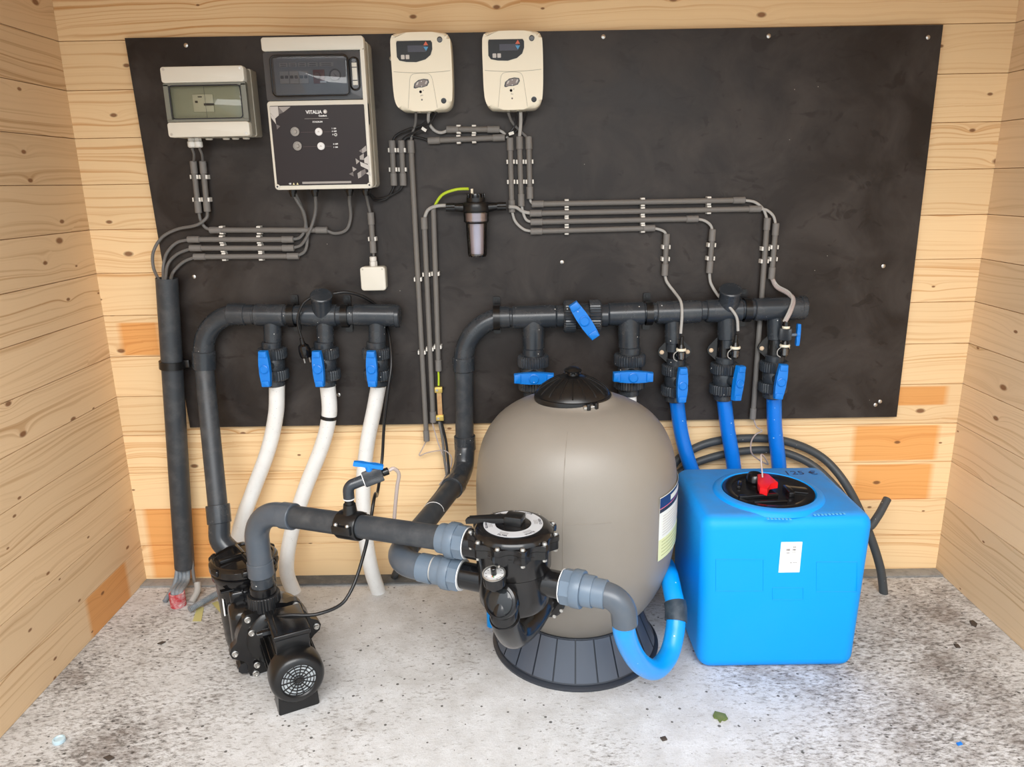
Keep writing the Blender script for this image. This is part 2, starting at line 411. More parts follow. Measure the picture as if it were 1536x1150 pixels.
def wire_text(body, size, M, m, parent, name='lettering', bold=0.0, align='CENTER', label=None, sx=1.0, ext=.00025):
    cu = bpy.data.curves.new('txt', 'FONT'); cu.body = body; cu.size = size; cu.extrude = ext; cu.offset = bold; cu.align_x = align; cu.align_y = 'CENTER'
    cu.resolution_u = 3
    t = bpy.data.objects.new('txt', cu); COL.objects.link(t)
    bpy.context.view_layer.update()
    dg = bpy.context.evaluated_depsgraph_get()
    me = bpy.data.meshes.new_from_object(t.evaluated_get(dg)); bpy.data.objects.remove(t); bpy.data.curves.remove(cu)
    me.name = name; me.materials.clear(); me.materials.append(m)
    me.transform(Matrix.Diagonal((sx, 1, 1, 1))); me.transform(M); me.transform(WM[parent.name].inverted())
    o = bpy.data.objects.new(name, me); COL.objects.link(o); o.parent = parent; WM[o.name] = WM[parent.name]
    if label: o['label'] = label
    return o
def rrect(w, h, r, n=4, cx=0, cy=0):
    out = []
    for (sx, sy, a0) in ((1, 1, 0), (-1, 1, PI/2), (-1, -1, PI), (1, -1, 1.5*PI)):
        for k in range(n+1):
            a = a0+PI/2*k/n; out.append((cx+sx*(w/2-r)+r*math.cos(a), cy+sy*(h/2-r)+r*math.sin(a)))
    return out
def disc_pts(r, n=20, cx=0, cy=0): return [(cx+r*math.cos(2*PI*k/n), cy+r*math.sin(2*PI*k/n)) for k in range(n)]
def WF(p): return FR(p, (0, -1, 0), (1, 0, 0))     # frame on the wall: x right, y up, z towards the room

# ------------------------------------------------------------------ the setting
XL, XR, PITCHP, YF, ZC = -1.5207, 1.4384, .1438, -1.75, .1438*15
def structure(o): o['kind'] = 'structure'; return o
g = G(); g.box(((XL+XR)/2, (YF-.12)/2+.05, -.06), (XR-XL+.3, -YF+.22, .12)); structure(single(g, 'floor', CONC, None, None))
GRND = mat('paved_ground', (.42, .42, .40), .9, dirt=.5, dirtcol=(.3, .3, .28), dscale=3)
g = G(); g.box((0, YF-.06-4.02, -.09), (10, 8, .1)); structure(single(g, 'ground', GRND, None, None))
def plank_mesh(L, h=PITCHP, t=.04, name='plank', m=None, e=.0025):
    g = G(); pr = [(-t, 0), (0, 0), (0, 0)]
    b = bmesh.new()
    prof = [(t, .0), (.006, .0), (0, .0013), (0, h-.0013), (.006, h-.0002), (t, h-.0002)]
    lo = [b.verts.new((-L/2, y, z)) for y, z in prof]; hi = [b.verts.new((L/2, y, z)) for y, z in prof]
    b.faces.new(lo); b.faces.new(hi[::-1])
    for i in range(len(prof)): b.faces.new((lo[i], lo[(i+1) % len(prof)], hi[(i+1) % len(prof)], hi[i]))
    bmesh.ops.recalc_face_normals(b, faces=b.faces); g.merge(b)
    return finish_mesh(g, name, m, 20)
def plank_wall(name, M, L, m, n=15):
    root = thing(name, None, None, (0, 0, 0), M=M); root['kind'] = 'structure'
    me = plank_mesh(L, m=m)
    for i in range(n):
        o = bpy.data.objects.new('plank', me); COL.objects.link(o); o.parent = root
        o.location = (0, random.uniform(-.0004, .0004), i*PITCHP)
    return root
plank_wall('wall_back', Matrix.Translation(((XL+XR)/2, 0, 0)), XR-XL+.06, WB)
plank_wall('wall_left', Matrix.Translation((XL, YF/2-.0005, 0)) @ Matrix.Rotation(PI/2, 4, 'Z'), -YF, WS)
plank_wall('wall_right', Matrix.Translation((XR, YF/2-.0005, 0)) @ Matrix.Rotation(-PI/2, 4, 'Z'), -YF, WSR)
root = thing('ceiling', None, None, (0, 0, ZC)); root['kind'] = 'structure'
cm = plank_mesh(XR-XL+.08, m=WC)
for i in range(13):
    o = bpy.data.objects.new('plank', cm); COL.objects.link(o); o.parent = root
    o.rotation_euler = (PI/2, 0, 0); o.location = ((XL+XR)/2, .04-i*PITCHP, .0)
# concrete lip along the foot of the back wall
LIP = mat('concrete_lip', (.30, .30, .29), .85, dirt=.7, dirtcol=(.12, .12, .12), dscale=25)
g = G(); g.box(((XL+XR)/2, -.028, .0035), (XR-XL-.002, .054, .007), bev=.002); structure(single(g, 'trim_1', LIP, None, None))
FELT = mat('bitumen_strip', (.10, .105, .11), .8, dirt=.5, dirtcol=(.3, .3, .3), dscale=30)
g = G(); g.prism([(A(430, 862, -.05).x, -.061), (A(560, 862, -.05).x, -.061), (A(700, 862, -.05).x, -.061), (A(700, 862, -.05).x, -.0005), (A(430, 862, -.05).x, -.0005)], .007, .011)
structure(single(g, 'trim_2', FELT, None, None))

# ------------------------------------------------------------------ black board
BY = -.018
bt = thing('wall_board', 'large black film-faced board screwed to the back wall, carrying all pipes and boxes', 'board', (0, 0, .6))
cor = [A(285, 641, BY), A(1345, 625, BY), A(1415, 37, BY), A(187, 57, BY)]
g = G(); g.prism([(c.x, c.z) for c in cor], .0005, .018, FR((0, 0, 0), (0, -1, 0), (1, 0, 0))); part(g, 'panel', BOARD, bt)
for (u, v) in [(279, 68), (905, 55), (1153, 54), (1392, 56), (1325, 399), (587, 88), (843, 393), (291, 415), (1320, 602), (508, 592), (1313, 607)]:
    g = G(); p = A(u, v, BY); g.lathe([(.0065, 0), (.0065, .0012), (.003, .003), (0, .003)], WF(p), 12); part(g, 'screw', STEEL, bt)
# ------------------------------------------------------------------ small distribution box (left)
bx = thing('distribution_box', 'small grey-white distribution box with a green-tinted window, left end of the board', 'electrical box', (-1.035, BY, 1.571))
w_, h_ = .249, .200; cxy = V((-1.036, BY, 1.672))
F = WF(cxy)
g = G(); g.prism(rrect(w_+.002, h_-.004, .006), .0002, .050, F); part(g, 'back_housing', IVORYD, bx)
g = G(); g.prism(rrect(w_-.004, h_-.006, .008), .051, .086, F); part(g, 'housing', IVORYD, bx)
g = G(); g.prism(rrect(w_, .045, .008, cy=.077), .087, .112, F, bev=.003); part(g, 'cover', IVORY, bx, 'upper ivory cover strip')
g = G(); g.prism(rrect(w_, .043, .008, cy=-.0785), .087, .112, F, bev=.003); part(g, 'cover', IVORY, bx, 'lower ivory cover strip')
g = G()
for (cx, cy, sx, sy) in ((0, .050, w_-.002, .007), (0, -.0525, w_-.002, .007), (-.117, 0, .014, .1), (.117, 0, .014, .1)): g.box((cx, cy, .097), (sx, sy, .018), F)
part(g, 'window_frame', mat('grey_green_frame', (.20, .205, .17), .3), bx)
g = G(); g.box((0, 0, .0885), (.222, .096, .002), F); part(g, 'inner_plate', mat('inner_plate_beige', (.45, .46, .39), .5), bx)
g = G(); g.box((-.014, -.002, .0915), (.062, .050, .004), F, bev=.001); ip = part(g, 'breaker', IVORY, bx)
g = G(); g.box((.004, -.006, .0955), (.030, .006, .004), F); part(g, 'breaker_lever', INK, ip)
g = G(); g.box((-.022, .016, .094), (.012, .003, .001), F); g.box((-.034, .002, .094), (.008, .006, .001), F); part(g, 'print', INK, ip)
g = G(); g.prism(rrect(.214, .094, .01), .103, .106, F, bev=.001); part(g, 'window', GLASSG, bx)
g = G(); g.tube([F @ V((q[0], q[1], .1065)) for q in rrect(.214, .094, .01)], .0016, 6, closed=True); part(g, 'window_seal', INK, bx)
g = G(); g.box((-.002, 0, .1066), (.0008, .090, .0006), F); part(g, 'window_seam', SMOKE, bx)
for sx in (-1, 1):
    for sy in (.092, -.0915):
        g = G(); g.lathe([(.004, 0), (.004, .001), (0, .001)], FR(F @ V((sx*.114, sy, .112)), (0, -1, 0)), 10); part(g, 'screw', STEEL, bx)
for u in (288, 298):
    p = A(u, 210, -.07); p = V((p.x, -.075, 1.572))
    g = G(); g.cyl(p, p-V((0, 0, .008)), .011, 6); g.cyl(p-V((0, 0, .008)), p-V((0, 0, .028)), .0125, 12, bev=.003); part(g, 'cable_gland', CLIPW, bx)
for u in (312, 338, 352, 368):
    p = V((A(u, 210, -.08).x, -.07, 1.572)); g = G(); g.cyl(p, p-V((0, 0, .006)), .011, 12, bev=.002); part(g, 'blanking_plug', IVORY, bx)

# ------------------------------------------------------------------ pool control cabinet
cb = thing('control_cabinet', 'tall white and black control cabinet with a smoked door, left of the cream boxes', 'control cabinet', (-.695, BY, 1.412))
cx0, cz0, cw, chh = -.6955, 1.6275, .300, .431
F = WF(V((cx0, BY, cz0)))
g = G(); g.prism(rrect(cw-.002, chh-.004, .012), .0002, .06, F); part(g, 'back_housing', IVORYD, cb)
g = G(); g.prism(rrect(cw-.006, chh-.008, .012), .061, .108, F); part(g, 'housing', IVORYD, cb)
g = G(); g.prism(rrect(cw, .038, .008, cy=.1965), .109, .132, F, bev=.003); part(g, 'cover', IVORY, cb)
g = G(); g.prism([(cw/2-.012, -.03), (cw/2, -.03), (cw/2, .178), (cw/2-.012, .178)], .109, .131, F); part(g, 'cover_edge', IVORY, cb)
g = G(); g.prism(rrect(.288, .1345, .006, cx=-.006, cy=.109), .1095, .127, F, bev=.002); dr = part(g, 'door', SMOKE, cb)
g = G(); g.box((-.012, .108, .1278), (.215, .100, .001), F); part(g, 'inner_plate', mat('inner_plate_grey', (.20, .205, .21), .4), cb)
for i, (x0, x1) in enumerate(((-.103, -.079), (-.074, -.052), (-.047, -.024), (-.019, .010), (.016, .056))):
    g = G(); g.box(((x0+x1)/2, .140, .1287), (x1-x0, .011, .0008), F); g2 = part(g, 'circuit_label', PRINTG, cb)
    g = G(); g.box(((x0+x1)/2, .142, .1293), ((x1-x0)*.7, .0016, .0003), F); g.box(((x0+x1)/2, .137, .1293), ((x1-x0)*.7, .0016, .0003), F); part(g, 'print', INK, g2)
BRK = mat('breaker_beige', (.42, .38, .35), .5)
for i in range(3):
    x = -.090+i*.0285
    g = G(); g.box((x, .105, .1300), (.027, .034, .004), F, bev=.001); b_ = part(g, 'breaker', BRK, cb)
    for k in (-1, 1):
        g = G(); g.box((x+k*.0065, .106, .1335), (.009, .008, .004), F, bev=.001); part(g, 'breaker_lever', INK, b_)
g = G(); g.box((.012, .106, .1300), (.034, .038, .004), F, bev=.001); b_ = part(g, 'isolator', mat('dark_red_plastic', (.16, .02, .02), .4), cb, 'dark red isolator switch')
g = G(); g.cyl(F @ V((.008, .108, .132)), F @ V((.008, .108, .137)), .010, 16, bev=.001); part(g, 'rotary_knob', mat('red_brown', (.09, .012, .012), .4), b_)
g = G(); g.box((.024, .091, .1335), (.018, .006, .001), F); part(g, 'print', DIAL, b_)
g = G(); g.lathe([(.0175, 0), (.0175, .003), (.0145, .003), (.0140, .001), (0, .001)], WF(F @ V((.060, .110, .1285))), 28); tm = part(g, 'timer_dial', mat('dial_black_ring', (.03, .03, .032), .3), cb)
g = G(); g.lathe([(.0135, 0), (0, 0.0003)], WF(F @ V((.060, .110, .1303))), 24); part(g, 'dial_face', PRINTG, tm)
g = G(); g.prism([(-.0045, .004), (-.0035, .005), (.0045, -.004), (.0035, -.005)], 0, .0005, WF(F @ V((.060, .110, .1309)))); part(g, 'pointer', INK, tm)
g = G()
g.prism(rrect(.220, .106, .012, cx=-.012, cy=.108), .1385, .141, F, bev=.002); part(g, 'door_window', GLASSS, cb)
g = G(); fr_o = rrect(.228, .112, .014, 6, -.012, .108)
g.tube([F @ V((p[0], p[1], .139)) for p in fr_o], .0022, 6, closed=True); part(g, 'door_seal', BLK, cb)
g = G(); g.tube([F @ V((p[0], p[1], .129)) for p in rrect(.026, .088, .012, 6, .118, .112)], .003, 6, closed=True)
part(g, 'latch_recess', BLK, cb)
g = G(); g.box((.118, .112, .1285), (.015, .062, .003), F, bev=.001); lt = part(g, 'latch', IVORY, cb)
for dy in (-.018, .018):
    g = G(); g.box((.118, .112+dy, .1303), (.0150, .0022, .0006), F @ Matrix.Translation((0, 0, 0))); part(g, 'slot', INK, lt)
for dy in (-.037, .037):
    g = G(); g.cyl(F @ V((.118, .112+dy, .127)), F @ V((.118, .112+dy, .1295)), .0065, 14); part(g, 'latch_screw', SMOKE, cb)
# lower front
pc = -.0875; ph = .256
g = G(); g.prism(rrect(cw, ph, .010, cy=pc), .1095, .132, F, bev=.003); part(g, 'front_frame', CREAM if False else IVORY, cb)
g = G(); g.prism(rrect(cw-.018, ph-.026, .003, cx=-.001, cy=pc-.0005), .1322, .1332, F); fp = part(g, 'front_panel', PANELD, cb)
Z0 = .1335
def tri(pts, m):
    g = G(); g.prism(pts, Z0, Z0+.0003, F); part(g, 'triangle_print', m, fp)
px = lambda u, v: ((u-92-0)/1078*.280-.141, .0265-(v-95)/900*.226)
for pts, m in (([(90, 100), (185, 100), (185, 200), (140, 235), (90, 170)], PRINTG2), ([(190, 105), (330, 105), (240, 168)], PRINTG), ([(90, 175), (140, 235), (145, 300), (95, 225)], PRINTG2), ([(145, 300), (190, 322), (150, 360)], PRINTG3), ([(190, 105), (185, 190), (240, 168)], PRINTG3),
               ([(1165, 560), (1170, 620), (1120, 650), (1115, 600)], PRINTG), ([(1080, 620), (1115, 600), (1120, 650)], PRINTG3), ([(1085, 680), (1135, 650), (1130, 725), (1085, 720)], PRINTG), ([(1135, 710), (1190, 670), (1195, 780), (1135, 760)], PRINTG2), ([(1035, 705), (1080, 740), (1040, 775)], PRINTG), ([(1085, 745), (1190, 790), (1195, 850), (1090, 795)], PRINTG2), ([(990, 800), (1040, 830), (995, 860)], PRINTG), ([(945, 885), (995, 860), (998, 915)], PRINTG3), ([(1045, 880), (1090, 850), (1085, 925), (1050, 940)], PRINTG), ([(1090, 850), (1140, 830), (1145, 880), (1085, 925)], PRINTG3), ([(1145, 880), (1190, 860), (1198, 915)], PRINTG2)):
    tri([px(*q) for q in pts][::-1], m)
T = lambda x, y: F @ Matrix.Translation((x, y, Z0))
X0, Y0 = px(605, 172)
wire_text('VITALIA', .0135, T(X0-.0035, Y0), DIAL, fp, bold=.0004)
g = G(); g.lathe([(.0058, 0), (.0058, .0003), (.0028, .0003), (.0028, 0)], WF(F @ V((*px(722, 168), Z0))), 16); part(g, 'emblem', PRINTG2, fp)
g = G(); g.cyl(F @ V((*px(720, 168), Z0)), F @ V((*px(720, 168), Z0+.0004)), .0026, 12); part(g, 'emblem', DIAL, fp)
wire_text('Comfort', .0068, T(*px(690, 214)), DIAL, fp, bold=.0003)
g = G(); a, b = px(478, 246), px(755, 242); g.box(((a[0]+b[0])/2, (a[1]+b[1])/2, Z0), (b[0]-a[0], .0009, .0003), F); part(g, 'rule', PRINTG, fp)
wire_text('STADIUM', .0062, T(*px(625, 282)), DIAL, fp, bold=.0002, sx=1.15)
for (u1, v1, u2) in ((358, 388, 632), (372, 552, 645)):
    p = px(u1, v1)
    g = G(); g.lathe([(.0130, 0), (.0130, .004), (.0112, .004), (.0108, .0015), (.006, .0015), (.005, .004), (0, .004)], WF(F @ V((*p, Z0))), 24); part(g, 'push_button', mat('bronze_grey_ring', (.30, .27, .24), .35, .3), cb)
    p2 = px(u2, v1+6)
    g = G(); g.lathe([(.0112, 0), (.0112, .003), (.0098, .0045), (0, .0045)], WF(F @ V((*p2, Z0))), 24); wb_ = part(g, 'indicator_button', DIAL, cb)
    g = G(); q = F @ V((*p2, Z0+.0047)); g.prism([(-.004, -.0016), (.004, -.0016), (0, .003)], 0, .0002, WF(q)); part(g, 'icon_print', PRINTG2, wb_)
    for (xa, xb) in ((u1+60, u2-50), (u2+55, 770)):
        a, b = px(xa, v1+8), px(xb, v1+8)
        g = G(); g.box(((a[0]+b[0])/2, a[1], Z0), (b[0]-a[0], .0006, .0003), F); part(g, 'rule', mat('maroon_rule', (.16, .10, .10), .5), fp)
for i, (u, v, t) in enumerate(((808, 360, '1  ON'), (810, 392, '0  OFF'), (792, 428, 'A'), (815, 537, '0  OFF'), (812, 573, '1  ON'))):
    wire_text(t, .0050, T(*px(u, v)), DIAL, fp, bold=.0003)
g = G(); g.lathe([(.0045, 0), (.0045, .0003), (.0028, .0003), (.0028, 0)], WF(F @ V((*px(824, 430), Z0))), 14); part(g, 'emblem', DIAL, fp)
wire_text('CE', .0055, T(*px(243, 988)), DIAL, fp, bold=.0003)
for u in (286, 330):
    g = G(); q = px(u, 988); g.prism([(q[0]-.0034, q[1]-.0028), (q[0]+.0034, q[1]-.0028), (q[0], q[1]+.0034)], Z0, Z0+.0003, F); part(g, 'warning_sign', mat('pale_yellow_print', (.8, .72, .4), .5) if u == 286 else bpy.data.materials['pale_yellow_print'], fp)
g = G(); a, b = px(388, 980), px(965, 980); g.box(((a[0]+b[0])/2, a[1], Z0), (b[0]-a[0], .0062, .0003), F); part(g, 'rating_strip', PRINTG, fp)
for sx, m in ((-1, 1), (1, 1)):
    g = G(); q = F @ V((sx*.141, pc-ph/2+.010, .1322)); g.cyl(q, q+V((0, -.003, 0)), .0072, 16, bev=.001); s_ = part(g, 'corner_cap', IVORY, cb)
    g = G(); g.lathe([(.003, 0), (.003, .0006), (0, .0006)], WF(q+V((0, -.003, 0))), 8); part(g, 'screw', INK, s_)
for u in (440, 473, 525, 549):
    p = V((A(u, 290, -.08).x, -.085, cz0-chh/2+.004)); g = G(); g.cyl(p, p-V((0, 0, .012)), .0135, 8); g.cyl(p-V((0, 0, .012)), p-V((0, 0, .026)), .0115, 14, r2=.008); part(g, 'cable_gland', BLKM, cb)

# ------------------------------------------------------------------ two cream dosing controllers
def dosing(name_label, cx, cz, txt):
    M = WF(V((cx, BY, cz))); r = thing('dosing_controller', name_label, 'controller', (0, 0, 0), M=M)
    W2, H2 = .181, .217
    top = [(-.078, .108), (.070, .108), (.084, .098), (.0885, .080), (.0905, .0), (.0885, -.07), (.082, -.096), (.062, -.109), (-.062, -.109), (-.080, -.096), (-.088, -.07), (-.0905, .0), (-.0905, .085), (-.086, .100)]
    _c = [V((x, y, 0)) for x, y in top]; _c = smooth_pts([_c[-1]]+_c+_c[:2], 4)[4:-4]; top = [(q.x, q.y) for q in _c][:-1]
    g = G(); g.prism(top[::-1], .0005, .030); part(g, 'back_shell', IVORYD, r, local=True)
    g = G(); g.prism(top[::-1], .0315, .083, bev=.012, seg=4); part(g, 'front_shell', CREAM, r, local=True)
    g = G(); g.tube([(x, -.001-.004*(1-(x/.08)**2)+.002, .0832) for x in [(-.085+.17*i/14) for i in range(15)]], .0008, 6); part(g, 'seam', IVORYD, r, local=True)
    scr = [(-.071, .086), (.030, .086), (.034, .080), (.034, .062), (.028, .046), (.012, .034), (-.015, .027), (-.045, .028), (-.066, .032), (-.073, .042), (-.073, .080)]
    g = G(); g.prism(scr[::-1], .083, .0845); s = part(g, 'display', mat('display_black', (.006, .007, .008), .3, spec=.3) if 'display_black' not in bpy.data.materials else bpy.data.materials['display_black'], r, local=True)
    g = G(); g.box((-.012, .064, .0848), (.055, .018, .0003)); part(g, 'screen', mat('display_lcd', (.016, .015, .035), .3), s, local=True)
    g = G(); g.prism([(.008, .073), (.022, .073), (.0155, .084)], .0845, .0852); part(g, 'up_key', mat('up_key_red', (.65, .12, .05), .4), s, local=True)
    g = G(); g.prism([(.0155, .057), (.022, .0685), (.008, .0685)], .0845, .0852); part(g, 'down_key', mat('down_key_blue', (.06, .30, .55), .4), s, local=True)
    for k in (-.055, -.041):
        g = G(); g.prism(rrect(.011, .012, .002, cx=k, cy=.0415), .0845, .0854); part(g, 'key', PRINTG2, s, local=True)
    # pump bay: raised bay outline with the smoked cam-shaped window
    bay = [(-.047, -.103), (-.040, -.045), (-.036, -.015), (-.026, -.006), (.018, -.006), (.028, -.015), (.034, -.045), (.042, -.103)]
    g = G(); g.tube(smooth_pts([(x, y, .0831) for x, y in bay], 4), .0007, 6); part(g, 'bay_outline', IVORYD, r, local=True)
    win = [(-.027, -.042), (-.024, -.032), (-.012, -.023), (.004, -.020), (.018, -.022), (.020, -.030), (.014, -.040), (.000, -.044), (-.012, -.044), (-.022, -.047), (-.027, -.046)]
    g = G(); g.prism(win[::-1], .083, .0838); pw = part(g, 'pump_window', BLK, r, local=True)
    g = G(); cxw = -.003; g.prism([((x-cxw)*.84+cxw, (y+.034)*.80-.034) for x, y in win][::-1], .0838, .0842); part(g, 'rotor_housing', mat('bronze_grey', (.20, .16, .145), .3), pw, local=True)
    for (x, y) in ((-.003, -.027), (-.003, -.041)):
        g = G(); g.cyl((x, y, .0840), (x, y, .0848), .0014, 8); part(g, 'roller_pin', DIAL, pw, local=True)
    for (x, y) in ((-.016, -.033), (.011, -.030)):
        g = G(); g.prism([(x-.004, y-.005), (x+.001, y-.004), (x+.005, y+.004), (x, y+.004)], .0841, .0845); part(g, 'roller', PRINTG2, pw, local=True)
    for (x, y) in ((.057, .088), (.062, -.083)):
        g = G(); g.lathe([(.0082, 0), (.0082, .001), (.0066, .0011), (.0062, .0004), (0, .0004)], Matrix.Translation((x, y, .083)), 18); part(g, 'screw_recess', BLK, r, local=True)
    wire_text(txt, .0062, M @ Matrix.Translation((-.004, -.0665, .0832)), PRINTG3, r)
    g = G(); g.lathe([(.0042, 0), (.0042, .0003), (.0033, .0003), (.0033, 0)], Matrix.Translation((-.007, -.0565, .0831)), 14); g.prism([(.000, -.055), (.003, -.0525), (.0015, -.050)], .0831, .0835); part(g, 'emblem', PRINTG3, r, local=True)
    g = G(); g.cyl((-.004, -.079, .083), (-.004, -.079, .0836), .0026, 10); part(g, 'indicator_light', PRINTG3, r, local=True)
    for x in (-.016, .013):
        g = G(); g.cyl((x, -.106, .05), (x, -.114, .05), .0048, 10); part(g, 'tube_connector', IVORYD, r, local=True)
    return r
dosing('cream wall-mounted dosing controller nearer to the tall control cabinet, grey cables below', -.384, 1.748, 'pH')
dosing('cream wall-mounted dosing controller farther right, alone above the three short vertical conduits', -.110, 1.747, 'Rx')

# ------------------------------------------------------------------ small junction box
jb = thing('junction_box', 'small square white junction box hanging under a short conduit', 'junction box', (A(561, 417, -.04).x, BY, A(561, 433, -.04).z))
c_ = A(561, 417, -.045); F = WF(V((c_.x, BY, c_.z)))
g = G(); g.prism(rrect(.080, .076, .010), .0003, .030, F); part(g, 'base', IVORYD, jb)
g = G(); g.prism(rrect(.082, .078, .010), .031, .046, F, bev=.004, seg=3); part(g, 'lid', IVORY, jb)
for k in (-1, 1):
    g = G(); g.lathe([(.003, 0), (.003, .0005), (0, .0005)], WF(F @ V((k*.032, .031, .046))), 8); part(g, 'screw', IVORYD, jb)
g = G(); p = F @ V((0, .038, .02)); g.cyl(p, p+V((0, 0, .016)), .0125, 6); g.cyl(p+V((0, 0, .016)), p+V((0, 0, .032)), .0115, 14, bev=.002); part(g, 'cable_gland', CLIPW, jb)

# ------------------------------------------------------------------ rigid grey conduits with sleeves and white clips
CY = -.0335
def conduit(a, b, label, clips=(), sl=(1, 1), y=CY, r=.0088, clipr=None):
    A0, B0 = A(a[0], a[1], y), A(b[0], b[1], y); mid = (A0+B0)/2; d = (B0-A0).normalized()
    t = thing('conduit', label, 'conduit', mid, 'grey rigid conduits on the board')
    g = G(); g.tube([A0, B0], r, 14); part(g, 'tube', COND, t)
    for e, p, q in ((sl[0], A0, d), (sl[1], B0, -d)):
        if e:
            g = G(); g.cyl(p-q*.003, p+q*.036, r+.0021, 16, bev=.0012); part(g, 'sleeve', CONDE, t)
    horiz = abs(b[0]-a[0]) > abs(b[1]-a[1])
    for c in clips:
        f = (c-a[0])/(b[0]-a[0]) if horiz else (c-a[1])/(b[1]-a[1])
        p = A0.lerp(B0, f); M = FR(p, (0, -1, 0), d)    # x along the tube, y across
        g = G(); zb = p.y-BY+.0003
        g.box((0, 0, zb+.003), (.013, .027, .006), M)
        for k in (-1, 1): g.prism([(k*.0092, zb+.005), (k*.0135, zb+.005), (k*.0130, .0075), (k*.0080, .0095), (k*.0094, .004)][::k], -.0062, .0062, M @ Matrix(((0, 0, 1, 0), (1, 0, 0, 0), (0, 1, 0, 0), (0, 0, 0, 1))))
        part(g, 'clip', CLIPW, t, 'white snap-in clip')
    return t
conduit((290, 243), (298, 318), 'short vertical conduit under the small distribution box, left of the pair', (265, 299))
conduit((304, 243), (311, 316), 'short vertical conduit under the small distribution box, right of the pair', (265, 299))
conduit((316, 345), (490, 345), 'horizontal conduit, topmost and longest of the four between the boxes and the left manifold', (333, 389))
conduit((283, 359), (439, 359), 'horizontal conduit, second from top of the four at left', (333, 389))
conduit((286, 372), (440, 372), 'horizontal conduit, third from top of the four at left', (335, 391))
conduit((292, 385), (447, 384), 'horizontal conduit, lowest of the four at left', (337, 392))
conduit((556, 320), (560, 378), 'short vertical conduit above the small square junction box', (358,))
conduit((588, 212), (591, 277), 'short vertical conduit right of the control cabinet, left of the close pair', (225, 254))
conduit((602, 212), (605, 277), 'short vertical conduit right of the control cabinet, right of the close pair', (225, 254))
conduit((616, 212), (640, 660), 'longest vertical conduit, running from below the left cream box past the board edge', (407, 518))
conduit((636, 327), (650, 632), 'long vertical conduit starting level with the water filter, middle of three', (407, 518))
conduit((650, 312), (658, 555), 'long vertical conduit with the green-yellow wire, right one of three', (407, 518), (0, 1))
conduit((671, 194), (748, 194), 'short horizontal conduit between the cream boxes, upper one', (688, 711))
conduit((643, 211), (756, 206), 'short horizontal conduit between the cream boxes, lower one', (688, 711))
conduit((765, 208), (768, 317), 'vertical conduit below the right cream box, left of three', (242, 272))
conduit((779, 206), (782, 308), 'vertical conduit below the right cream box, middle of three', (242, 272))
conduit((793, 206), (795, 297), 'vertical conduit below the right cream box, shortest and rightmost of three', (242, 272))
conduit((799, 306), (1116, 300), 'long horizontal conduit, topmost of the four on the right', (850, 964, 1063))
conduit((796, 320), (1140, 313), 'long horizontal conduit, second and longest of the four on the right', (850, 964, 1063))
conduit((797, 333), (1046, 328), 'long horizontal conduit, third of the four on the right', (850, 964))
conduit((797, 347), (981, 342), 'horizontal conduit, lowest and shortest of the four on the right', (850, 964))
conduit((1000, 352), (997, 412), 'short vertical conduit above the first probe holder from the left', (370, 388))
conduit((1069, 345), (1064, 408), 'short vertical conduit above the middle probe holder', (367, 387))
conduit((1151, 328), (1129, 627), 'tall vertical conduit passing behind the right end of the manifold', (370, 388))
conduit((1164, 336), (1157, 417), 'short vertical conduit at the far right feeding the clear tube', (370, 388))

# ------------------------------------------------------------------ cables
def cable(pts, label, m=CABG, r=.0052, y=CY, name='cable', cat='cable', n=6, seg=8):
    P = [A(p[0], p[1], p[2] if len(p) > 2 else y) for p in pts]
    g = G(); g.tube(smooth_pts(P, n), r, seg); return single(g, name, m, label, cat, 'cables and tubes on the board')
cable([(288, 222, -.075), (291, 232, -.06), (290, 245)], 'grey cable stub between left gland of the small distribution box and its conduit', r=.004)
cable([(299, 222, -.075), (303, 232, -.06), (304, 245)], 'grey cable stub between right gland of the small distribution box and its conduit', r=.004)
cable([(298, 316), (301, 330), (308, 341), (318, 345)], 'grey cable curling from the left short conduit into the topmost horizontal conduit')
cable([(311, 314), (310, 326, -.045), (296, 337, -.045), (265, 344), (243, 356), (230, 378), (230, 400), (238, 420, -.06)], 'grey cable bowing far left into the black cable pipe')
cable([(285, 359), (265, 364), (250, 380), (245, 400), (245, 420, -.06)], 'grey cable from the second horizontal conduit into the black cable pipe')
cable([(288, 372), (266, 381), (252, 396), (248, 420, -.065)], 'grey cable from the third horizontal conduit into the black cable pipe')
cable([(294, 385), (275, 393), (260, 408), (256, 420, -.065)], 'grey cable from the lowest horizontal conduit into the black cable pipe')
cable([(488, 345), (503, 350), (520, 344), (526, 325), (524, 300, -.06), (525, 289, -.085)], 'grey cable hooking from the topmost conduit up to the third cabinet gland')
cable([(437, 359), (450, 356), (458, 342), (456, 320, -.05), (445, 300, -.07), (439, 290, -.085)], 'grey cable from the second conduit up to the first cabinet gland')
cable([(438, 372), (452, 367), (465, 345, -.045), (473, 318, -.05), (473, 290, -.085)], 'grey cable from the third conduit up to the second cabinet gland')
cable([(445, 384), (457, 377), (461, 360, -.03), (459, 335, -.035), (451, 308, -.05), (443, 290, -.085)], 'grey cable from the lowest conduit up to the first cabinet gland, behind the other')
cable([(549, 290, -.085), (552, 305, -.05), (556, 322)], 'grey cable from the last cabinet gland down to the conduit above the junction box', r=.0045)
cable([(560, 376), (560.5, 386, -.038)], 'grey cable stub entering the top of the small junction box', r=.004)
for i, (dx, dy) in enumerate(((0, 0), (3, -3))):
    cable([(553+dx, 291, -.085), (563+dx, 301+dy, -.05), (580+dx, 297+dy), (589+dx+i*8, 284), (591+i*13, 276)], ('black cable looping below the cabinet into the left short conduit', 'black cable looping below the cabinet into the right short conduit')[i], CABB, .0035)
